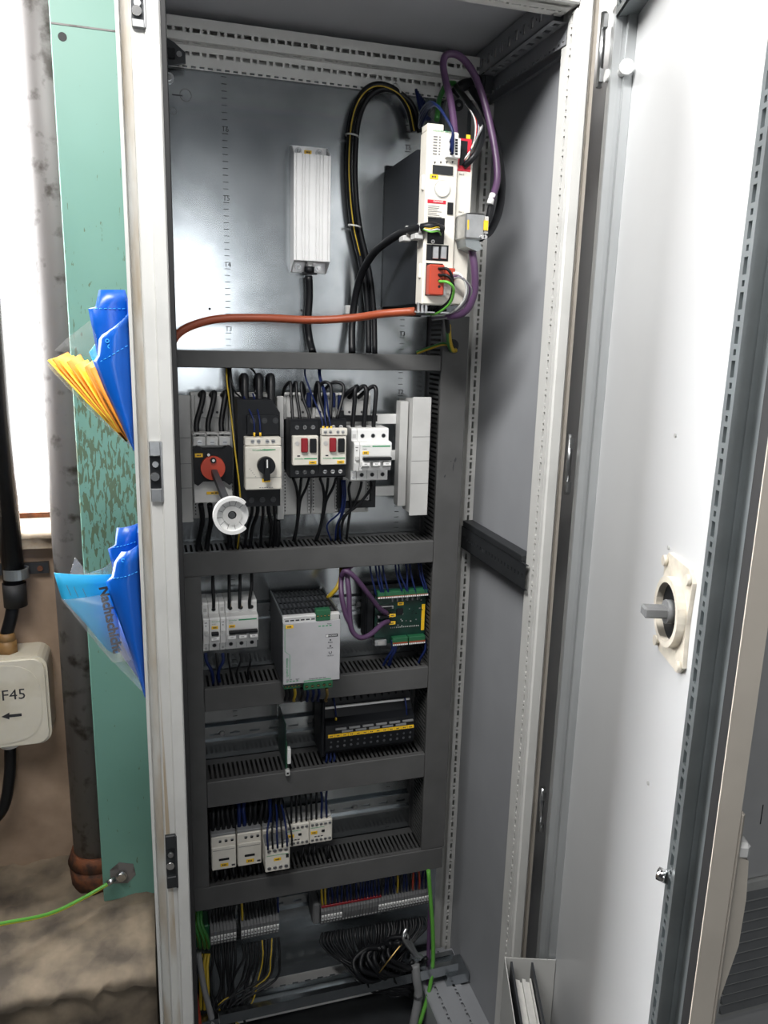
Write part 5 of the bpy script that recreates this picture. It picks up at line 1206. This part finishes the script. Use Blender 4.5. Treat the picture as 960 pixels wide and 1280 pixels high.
# blue and coloured wires at the drive top
for i in range(4):
    wire(px([(563+2.5*(i % 2), 178+5*i, 0.076), (566, 165, 0.070), (556, 145, 0.085), (546, 132, 0.110), (536, 128+3*i, 0.160), (526, 140+6*i, 0.210), (524, 158, 0.24)]), 0.0020, 'blue', 'blue wire from the white signal plug of the drive', name='signal_wire', group='blue wires at the drive plug')
for i in range(6):
    wire(px([(520+2*i, 112+3*i, 0.26), (523+i, 128+2*i, 0.25), (528+2*i, 150, 0.24)]), 0.0024, 'blue', 'dark blue wire hanging behind the drive top', name='signal_wire', group='blue wires behind the drive')
for i, m in enumerate(('white', 'conn_red', 'blue', 'lgrey', 'brass', 'white', 'mgrey')):
    nm = ('white', 'red', 'blue', 'light grey', 'tan', 'white', 'grey')[i]
    wire(px([(580, 200+1.5*i, 0.093), (588+1.0*i, 188-2*i, 0.090), (594+1.4*i, 172-2*i, 0.100), (594+1.2*i, 152, 0.120), (588+1.2*i, 138, 0.150), (582+i, 130, 0.19)]), 0.0013, m, '%s core fanning out of the red drive module' % nm, name='module_core', group='cores of the red drive module')
wire(px([(580, 208, 0.093), (592, 196, 0.085), (601, 178, 0.092), (602, 158, 0.110), (594, 140, 0.140), (578, 118, 0.200), (570, 108, 0.25)]), 0.0046, CBK, 'black cable curving over the red drive module', name='module_cable', cat='cable', seg=10)
wire(px([(546, 150, 0.18), (549, 125, 0.20), (558, 106, 0.23), (568, 104, 0.25)]), 0.0040, 'wire_green', 'green cable behind the purple loop', name='green_cable', cat='cable', seg=10)
wire(px([(568, 118, 0.26), (577, 108, 0.255), (590, 104, 0.26), (597, 100, 0.27)]), 0.0090, CBK, 'thick black cable passing behind the drive bracket', name='thick_cable', cat='cable', seg=12)

# --- upper device row
for i, (xa, xb) in enumerate(((254, 247.5), (268, 262), (282, 278.5))):
    wire(px([(xa-4, 494, 0.240), (xa, 491, 0.226), (xa-2, 505, 0.218), (xb-2, 530, 0.207), (xb, 548, 0.198), (xb+1.5, 557, 0.195)]), 0.0043, CBK, 'thick black wire into the top of the red main switch', name='supply_wire', group='supply wires of the main switch')
for i, (xa, xb) in enumerate(((251, 247), (262, 258), (276, 285))):
    wire(px([(xa, 630, 0.205), (xa+2, 650, 0.22), (xb+2, 672, 0.245), (xb, 690, 0.25)]), 0.0043, CBK, 'thick black wire leaving the bottom of the red main switch', name='supply_wire', group='outgoing wires of the main switch')
wire(px([(283, 460, 0.24), (284, 480, 0.225), (289, 520, 0.195), (294, 565, 0.170), (299, 605, 0.160), (301, 640, 0.175), (299, 668, 0.215), (296, 690, 0.25)]), 0.0013, 'wire_yellow', 'thin yellow-green wire passing down between switch and rotary breaker', name='earth_wire', m2='wire_green')
wire(px([(286, 460, 0.245), (289, 490, 0.235), (292, 530, 0.215), (296, 580, 0.195), (297, 630, 0.205), (296, 690, 0.25)]), 0.0042, CBK, 'thick black wire beside the red main switch', name='supply_wire')
wire(px([(288, 460, 0.24), (289, 475, 0.235), (294, 490, 0.225), (301, 497, 0.21), (306, 508, 0.20)]), 0.0016, CBK, 'thin black wire curving to the rotary breaker top', name='control_wire')
for i, x in enumerate((303, 321, 336)):
    wire(px([(x+1, 489, 0.242), (x, 474, 0.226), (x+3, 472, 0.214), (x+3, 490, 0.204), (x+5-i, 514, 0.196)]), 0.0062, CBK, 'thick black loop into the top of the rotary breaker', name='supply_wire', group='thick loops of the rotary breaker', seg=10)
for i, (xa, xb) in enumerate(((304, 318), (316, 325.5))):
    wire(px([(xa, 492, 0.205), (xa+4, 505, 0.182), (xb-1, 525, 0.160), (xb, 545, 0.156)]), 0.0015, 'blue', 'thin blue wire into the contact block of the rotary breaker', name='control_wire', group='blue wires of the rotary breaker')
    q = at(xb, 544, 0.155); tag(MB().cyl((q.x, 0.156, q.z-0.002), (q.x, 0.156, q.z+0.004), 0.0017, 10).build('wire_ferrule', 'yellow'), 'yellow ferrule on the rotary breaker contact block', 'ferrule', 'ferrules of the rotary breaker')
wire(px([(313, 460, 0.24), (318, 465, 0.235), (321, 474, 0.22), (319, 492, 0.20)]), 0.0017, CBK, 'thin black wire arching over the rotary breaker loops', name='control_wire')
for i, x in enumerate((313, 320, 327, 334, 341)):
    wire(px([(x+1, 622, 0.19), (x+2, 640, 0.205), (x+(-4, -5, 0, 6, 3)[i], 662, 0.23), (x+(-8, -8, -2, 2, 0)[i], 690, 0.25)]), 0.0033 if i % 2 else 0.0026, CBK, 'black wire leaving the bottom of the rotary breaker', name='motor_wire', group='outgoing wires of the rotary breaker')
wire(px([(346, 650, 0.235), (347, 668, 0.24), (345, 690, 0.25)]), 0.0055, CBK, 'thick black cable end below the narrow busbar support', name='motor_wire')
# starters
for i, (xa, ya, xm, xb) in enumerate(((353, 487, 363, 365.5), (363, 487, 370, 374.5), (378, 492, 377, 386))):
    wire(px([(xa, ya+8, 0.240), (xa+3, ya-3, 0.226), (xm, 478, 0.217), (xm+1, 495, 0.207), (xb, 518, 0.194), (xb, 528, 0.190)]), 0.0026, CBK, 'black wire into the top of the starter next to the rotary breaker', name='supply_wire', group='supply wires of the first starter')
for i, (xa, xm, xb) in enumerate(((392, 397, 408), (394, 411, 413), (404, 427, 421))):
    wire(px([(xa, 508, 0.240), (xa+2, 488, 0.226), ((xa+xm)/2+2, 478, 0.217), (xm+2, 482, 0.210), (xm+(3, 3, 1)[i], 498, 0.203), (xb, 524, 0.192)]), 0.0028, CBK, 'black arched wire into the top of the second starter', name='supply_wire', group='supply wires of the second starter')
for i, (xa, xb) in enumerate(((381, 404), (398, 409), (400, 414))):
    wire(px([(xa, 460, 0.24), (xa+1, 472, 0.232), (xa+8+2*(i == 0), 496, 0.208), (xb-3, 520, 0.178), (xb, 537, 0.170)]), 0.0014, 'blue', 'thin blue wire into the contact block of the second starter', name='control_wire', group='blue wires of the second starter')
    q = at(xb, 536, 0.170); tag(MB().cyl((q.x, 0.170, q.z-0.002), (q.x, 0.170, q.z+0.004), 0.0017, 10).build('wire_ferrule', 'yellow'), 'yellow ferrule on the second starter contact block', 'ferrule', 'ferrules of the second starter')
for x, y in ((385.5, 500), (416, 500), (424.5, 503)):
    q = at(x, y, 0.236); tag(MB().box(q.x-0.0035, q.x+0.0035, 0.231, 0.2395, q.z-0.012, q.z+0.012, 0.001).build('release_lever', 'bag_blue' if 0 else 'blue'), 'dark blue release lever on a busbar adapter', 'lever', 'adapter release levers')
for i, (xa, xb, r_) in enumerate(((432, 441, 0.0036), (440, 455, 0.0040), (452, 467, 0.0036))):
    wire(px([(xa-4, 497, 0.240), (xa+4, 490, 0.228), (xa+14, 483, 0.222), (xb+3, 488, 0.216), (xb+2, 505, 0.213), (xb, 528, 0.212), (xb, 535, 0.215)]), r_, CBK, 'thick black wire into the top of the upper white breaker', name='supply_wire', group='supply wires of the upper white breaker')
for xx in (441, 455):
    q = at(xx, 533, 0.214); tag(MB().cyl((q.x, 0.214, q.z-0.002), (q.x, 0.214, q.z+0.003), 0.0028, 10).build('wire_ferrule', 'yellow'), 'yellow ferrule on top of the upper white breaker', 'ferrule', 'ferrules of the upper white breaker')
for g, x0_, nm in ((0, 366.5, 'first'), (1, 400, 'second')):
    for i, dx in enumerate((0, 10, 20)):
        wire(px([(x0_+dx, 598, 0.195), (x0_+(4, 9, 16)[i], 610, 0.205), (x0_+(6, 7, 9)[i]-g, 626, 0.220), (x0_+(5, 6, 6)[i]-3*g, 650, 0.235), (x0_+(1, 2, 0)[i]-6*g, 676, 0.248)]), 0.0024, CBK, 'black wire leaving the bottom of the %s starter' % nm, name='motor_wire', group='outgoing wires of the %s starter' % nm)
for i, (xa, xb) in enumerate(((438, 435), (452, 428), (465, 424))):
    wire(px([(xa, 602, 0.215), (xa-2, 612, 0.218), ((xa+xb)/2+2, 632, 0.225), (xb+1, 650, 0.232), (xb-2, 674, 0.248)]), 0.0025, CBK, 'black wire leaving the bottom of the upper white breaker', name='motor_wire', group='outgoing wires of the upper white breaker')
for i, (xa, xb) in enumerate(((427, 412), (431, 417), (429, 424))):
    wire(px([(xa, 600, 0.225), (xa+1, 620, 0.222), (xa-2, 640, 0.226), (xb-(3, -4, 0)[i], 656, 0.236), (xb+2, 676, 0.248)]), 0.0016, 'blue', 'thin blue wire falling below the upper white breaker', name='control_wire', group='blue wires below the upper white breaker')

# --- second rail
for i, (xa, xb) in enumerate(((266, 267), (286.5, 286.5), (300, 299.5), (314.5, 312))):
    wire(px([(xa, 715, 0.250), (xa, 732, 0.240), (xb, 750, 0.233), (xb, 760, 0.236)]), 0.0028, CBK, 'black wire dropping into a breaker on the second rail', name='supply_wire', group='wires above the second rail breakers')
for xx in (267, 287, 300):
    q = at(xx, 757, 0.236); tag(MB().cyl((q.x, 0.236, q.z-0.002), (q.x, 0.236, q.z+0.003), 0.0024, 10).build('wire_ferrule', 'yellow'), 'yellow ferrule on a breaker of the second rail', 'ferrule', 'ferrules on the second rail')
for i, (xa, xb, m) in enumerate(((257, 267, 'blue'), (270, 275, CBK), (278, 275, 'blue'), (285, 290, CBK), (300, 298, CBK), (312, 312, CBK))):
    wire(px([(xa, 816, 0.240), (xa+1, 826, 0.236), (xb-2, 840, 0.240), (xb, 857, 0.25)]), 0.0028 if m == 'blue' else 0.0018, m, ('dark blue wire' if m == 'blue' else 'black wire')+' leaving a breaker on the second rail', name='load_wire', group='wires below the second rail breakers '+('blue' if m == 'blue' else 'black'))
wire(px([(427, 708, 0.25), (426, 722, 0.24), (421, 735, 0.232), (413, 744, 0.235), (408, 750, 0.25)]), 0.0040, 'wire_yellow', 'yellow earth wire curving behind the power supply', name='earth_wire')
wire(px([(434, 706, 0.25), (427, 722, 0.225), (427, 745, 0.205), (432, 768, 0.200), (438, 780, 0.20)]), 0.0045, 'purple', 'purple cable passing right of the power supply', name='bus_cable', cat='cable', seg=10)
wire(px([(441, 706, 0.25), (434, 714, 0.222), (436, 740, 0.205), (437, 770, 0.200), (440, 788, 0.198), (450, 797, 0.198), (463, 793, 0.205), (478, 780, 0.222), (486, 777, 0.236)]), 0.0045, 'purple', 'purple bus cable hanging in a loop into the lower board socket', name='bus_cable', cat='cable', seg=10)
wire(px([(427, 720, 0.215), (432, 714, 0.205), (444, 722, 0.202), (460, 742, 0.210), (474, 760, 0.225), (484, 767, 0.236)]), 0.0045, 'purple', 'purple bus cable slanting into the upper board socket', name='bus_cable', cat='cable', seg=10)
for i, (xa, xb) in enumerate(((462, 470), (469, 477), (473, 480), (478, 486), (494, 503), (498, 509), (507, 511), (512, 520), (523, 532), (526, 535))):
    wire(px([(xa, 704, 0.25), (xa+2, 718, 0.242), (xb-2, 734, 0.235), (xb, 744, 0.235)]), 0.0018, 'blue', 'dark blue wire dropping into the top of the controller board', name='signal_wire', group='blue wires above the controller board')
for i, (xa, xb) in enumerate(((490, 478), (494, 484), (492, 487), (531, 521))):
    wire(px([(xa, 800, 0.238), (xa+0.5, 812, 0.236), ((xa+xb)/2, 822, 0.240), (xb, 834, 0.25)]), 0.0024, 'blue', 'dark blue wire below the controller board', name='signal_wire', group='blue wires below the controller board')
for i, (x, m) in enumerate(((357, CBK), (362, CBK), (368, 'wire_yellow'), (377, CBK), (384, 'blue'), (391, 'blue'), (398, 'blue'), (408, 'brass'))):
    wire(px([(x, 860, 0.168), (x+1, 868, 0.172), (x-1, 875, 0.190), (x, 876, 0.217)]), 0.0026, m, 'short %s wire under the green plugs of the power supply' % {'wire_yellow': 'yellow', 'blue': 'blue', 'brass': 'tan'}.get(m, 'black'), name='output_wire', group='wires under the power supply '+m)
# --- third rail
for x, xb in ((419, 420), (508, 508.5)):
    wire(px([(x-2, 872, 0.24), (x, 884, 0.232), (xb, 896, 0.236)]), 0.0016, 'blue', 'dark blue wire in front of the clear bar of the relay module', name='signal_wire', group='wires at the relay module')
    q = at(xb, 899, 0.238); tag(MB().cyl((q.x, 0.238, q.z-0.002), (q.x, 0.238, q.z+0.003), 0.0018, 10).build('wire_ferrule', 'wire_yellow'), 'dull yellow ferrule on the relay module', 'ferrule', 'ferrules of the relay module')
for i in range(14):
    x = 408+8.6*i
    wire(px([(x, 866-1.2*i+4, 0.25), (x+1, 880-1.2*i, 0.258), (x+1, 886-1.2*i, 0.262)]), 0.0022, CBK, 'black wire above the relay module', name='signal_wire', group='black wires above the relay module')
for i in range(3):
    wire(px([(409+4*i, 938, 0.245), (408+5*i, 950, 0.238), (404+4*i, 960, 0.245)]), 0.0022, 'blue', 'dark blue wire under the left end of the relay module', name='signal_wire', group='wires under the relay module')
# --- contactor row
for i in range(14):
    x = 266+6.6*i; y = 1040-1.0*i; m = 'blue' if i in (5, 6, 11) else CBK
    wire(px([(x+rnd(-2, 2), 1005-1.3*i, 0.252), (x+rnd(-2, 2), 1018-1.3*i, 0.235), (x, y-8, 0.232), (x, y, 0.236)]), 0.0036, m, ('dark blue' if m == 'blue' else 'thick black')+' wire dropping into the contactors', name='coil_wire', group='wires above the contactors '+('blue' if m == 'blue' else 'black'))
for i in range(6):
    x = 333+6*i
    wire(px([(337+3*i, 996, 0.25), (338+4*i, 1015, 0.215), (x+1, 1040, 0.180), (x+2, 1062-i, 0.176)]), 0.0018, 'blue' if i % 2 == 0 else CBK, ('dark blue' if i % 2 == 0 else 'black')+' wire onto the clipped-on contact block', name='coil_wire', group='wires of the clipped-on contact block '+str(i % 2))
for i in range(8):
    x = 364+6.3*i
    wire(px([(x+rnd(-3, 3), 994-1.5*i, 0.25), (x+rnd(-1, 1), 1008-1.5*i, 0.240), (x, 1024-1.2*i, 0.243), (x, 1031-1.2*i, 0.247)]), 0.0022, 'blue' if i > 5 else CBK, ('dark blue' if i > 5 else 'black')+' wire into the small relays', name='coil_wire', group='wires of the small relays '+str(i > 5))
    if i % 2: 
        q = at(x, 1030-1.2*i, 0.246); tag(MB().cyl((q.x, 0.246, q.z-0.002), (q.x, 0.246, q.z+0.002), 0.0020, 10).build('wire_ferrule', 'wire_yellow'), 'dull yellow ferrule on a small relay', 'ferrule', 'ferrules of the small relays')
for i in range(9):
    x = 270+10.5*i
    wire(px([(x, 1086-1.4*i, 0.24), (x+1, 1094-1.4*i, 0.235), (x+rnd(-3, 3), 1100-1.6*i, 0.240), (x, 1108-1.8*i, 0.25)]), 0.0034, CBK, 'black wire leaving the contactors downward', name='load_wire', group='wires below the contactors')
for i, x in enumerate((380, 388, 394, 408, 411)):
    wire(px([(x, 1056, 0.252), (x-1, 1064, 0.244), (x+(-3 if i < 3 else 0), 1072, 0.244), (x-2, 1082, 0.25)]), 0.0018, CBK, 'black wire below the small relays', name='load_wire', group='wires below the small relays')
# --- terminal row
for i, (xa, xb) in enumerate(((242, 250), (247, 256), (251, 261))):
    wire(px([(xa, 1138, 0.25), (xa+1, 1155, 0.235), (xb-2, 1172, 0.232), (xb, 1185, 0.25)]), 0.0034, 'wire_yellow', 'yellow-green wire to the earth terminal at the left post', name='earth_wire', group='earth wires at the left post', m2='wire_green')
    wire(px([(xa+10, 1192, 0.25), (xa+8, 1210, 0.235), (xa+9, 1235, 0.22), (xa+9, 1262, 0.21)]), 0.0032, 'wire_yellow', 'yellow-green wire hanging below the earth terminal', name='earth_wire', group='earth wires below the earth terminal', m2='wire_green')
for i in range(8):
    x = 266+3.9*i
    wire(px([(x+1, 1135-0.8*i, 0.25), (x+rnd(-1, 1), 1145-0.8*i, 0.245), (x, 1153-0.8*i, 0.25)]), 0.0022, CBK, 'black wire into the terminals nearest the left post', name='field_wire', group='upper wires of the left terminals')
    wire(px([(x, 1180-0.6*i, 0.256), (x+rnd(-2, 2), 1200, 0.240), (x+rnd(-4, 8), 1230, 0.23), (x-6+rnd(-4, 14), 1262, 0.215), (x-4, 1290, 0.20)]), 0.0026, CBK, 'black wire hanging below the terminals nearest the left post', name='field_wire', group='lower wires of the left terminals')
for i in range(12):
    x = 303+4.1*i; m = 'wire_yellow' if i == 0 else ('blue' if i == 11 else CBK)
    wire(px([(x-1, 1128-0.9*i, 0.25), (x+rnd(-1, 1), 1140-0.9*i, 0.245), (x, 1150-0.9*i, 0.25)]), 0.0022, m, {'wire_yellow': 'yellow', 'blue': 'blue'}.get(m, 'black')+' wire into the terminals left of the rail gap', name='field_wire', group='upper wires left of the gap '+m)
    m = 'wire_yellow' if i in (6, 9) else CBK
    wire(px([(x, 1180-0.8*i, 0.256), (x+rnd(-2, 2), 1198, 0.240), (x-8+rnd(-4, 4), 1225, 0.23), (300+rnd(-28, 24), 1256, 0.215), (290+rnd(-20, 20), 1285, 0.20)]), 0.0024 if m == CBK else 0.0014, m, {'wire_yellow': 'thin yellow'}.get(m, 'black')+' wire hanging below the terminals left of the rail gap', name='field_wire', group='lower wires left of the gap '+m)
wire(px([(248, 1190, 0.24), (254, 1230, 0.215), (262, 1262, 0.20), (268, 1290, 0.19)]), 0.0055, 'mgrey', 'grey sheathed cable hanging beside the left post', name='field_cable', cat='cable', seg=10)
wire(px([(243, 1240, 0.20), (246, 1262, 0.195), (250, 1290, 0.19)]), 0.0055, 'conn_red', 'orange-red cable end at the bottom left corner', name='field_cable', cat='cable', seg=10)
for i in range(34):
    x = 403+3.9*i; y0_ = 1122-0.62*(x-403)*0.26-2
    m = 'wire_yellow' if i in (0, 1) else ('blue' if i % 3 != 1 or 12 < i < 18 else CBK)
    if i in (24,): m = 'wire_yellow'
    if i in (29, 31): m = 'conn_red'
    wire(px([(x+rnd(-1.5, 1.5), 1108-0.165*(x-403), 0.25), (x+rnd(-1, 1), 1120-0.165*(x-403), 0.242), (x, 1131-0.165*(x-403), 0.250)]), 0.0021, m, {'wire_yellow': 'yellow', 'blue': 'dark blue', 'conn_red': 'dull red'}.get(m, 'black')+' wire into the terminals right of the rail gap', name='field_wire', group='upper wires right of the gap '+m)
for i in range(34):
    x = 403+3.9*i; ys = 1166-0.165*(x-403)
    tx_, ty_ = 470+0.35*(x-470)+rnd(-10, 10), 1215+rnd(-8, 12)
    r_ = rnd(0.0020, 0.0032)
    wire(px([(x, ys, 0.256), (x+rnd(-2, 2), ys+14, 0.240), (x*0.6+tx_*0.4, ys+34, 0.225), (tx_, ty_, 0.205+rnd(-.01, .02)), (tx_+rnd(10, 36), ty_+rnd(6, 20), 0.205), (520+rnd(-8, 4), 1238+rnd(-6, 10), 0.20)]), r_, CBK, 'black wire gathered below the terminals right of the rail gap', name='field_wire', group='lower wires right of the gap')
for i in range(6):
    c_ = (470+8*i, 1205-3*i)
    wire(px([(c_[0]+26*math.cos(w)+rnd(-3, 3), c_[1]+20*math.sin(w)+rnd(-3, 3), 0.195+0.012*math.sin(w*2)) for w in [0.4+0.75*k for k in range(7)]]), 0.0046, CBK, 'thick black cable coiled below the right-hand terminals', name='coiled_cable', cat='cable', group='coiled cables at the bottom', seg=10)
for i in range(3):
    wire(px([(508-2*i, 1160+2*i, 0.20), (504+3*i, 1172, 0.192), (512+4*i, 1185+3*i, 0.190), (521+3*i, 1196, 0.192)]), 0.0038, 'steel', 'bare braided cable shield below the terminals', name='braided_shield', cat='shield', group='bare cable shields', seg=10)
wire(px([(502, 1180, 0.19), (486, 1200, 0.18), (474, 1216, 0.18)]), 0.0014, 'brass', 'thin bare drain wire among the black coils', name='drain_wire')
wire(px([(535.5, 1088, 0.215), (538, 1120, 0.212), (541, 1165, 0.208), (541, 1205, 0.204), (536, 1240, 0.19), (524, 1282, 0.17)]), 0.0040, 'lime', 'bright green earth cable hanging at the bottom right', name='earth_cable', cat='cable', seg=10)
wire(px([(538, 1125, 0.225), (536, 1170, 0.220), (535, 1215, 0.21), (534, 1282, 0.19)]), 0.0038, 'purple', 'purple cable behind the bright green earth cable', name='bus_cable', cat='cable', seg=10)
hs = wire(px([(519, 1205, 0.20), (521, 1225, 0.192), (523, 1245, 0.188), (516, 1285, 0.175)]), 0.0085, 'mgrey', 'thick grey hose under the coiled cables', name='grey_hose', cat='hose', seg=14)
MB().ring(at(523, 1244, 0.188)+Vector((0, 0, -0.004)), (0, 0, 1), 0.0086, 0.0100, 0.007, 18).build('hose_clamp', 'steel', hs)

# ------------------------------------------------------------------ labels that tell alike things apart by their order in the picture
def screen_x(o):
    vs_ = []
    def rec(c, off):
        if c.type == 'MESH': vs_.extend(off+v.co for v in list(c.data.vertices)[::7])
        for k in c.children: rec(k, off+k.location)
    rec(o, o.location.copy())
    return sum((480+FPX*(v-CAM).dot(RGT)/(v-CAM).dot(FWD)) for v in vs_)/len(vs_)
def relabel():
    ORD = ['first', 'second', 'third', 'fourth', 'fifth', 'sixth', 'seventh', 'eighth', 'ninth', 'tenth', 'eleventh', 'twelfth', 'thirteenth', 'fourteenth', 'fifteenth', 'sixteenth', 'seventeenth', 'eighteenth']
    by = {}
    for o in bpy.data.objects:
        if o.parent is None and 'label' in o and 'category' in o: by.setdefault(o['label'], []).append(o)
    for lab, os_ in by.items():
        n = len(os_)
        if n < 2 or any(w in lab for w in ('gathered', 'coiled', 'hanging below', 'curling', 'paper sheet', 'hidden above', 'looping below')): continue
        if n > 18: continue
        os_.sort(key=screen_x)
        for i, o in enumerate(os_):
            if n == 2: e = ('left one of two', 'right one of two')[i]
            elif n == 3: e = ('leftmost of three', 'middle of three', 'rightmost of three')[i]
            else: e = ORD[i]+' from the left'
            new = lab+', '+e
            if len(new.replace('-', '-').split()) <= 16: o['label'] = new
relabel()
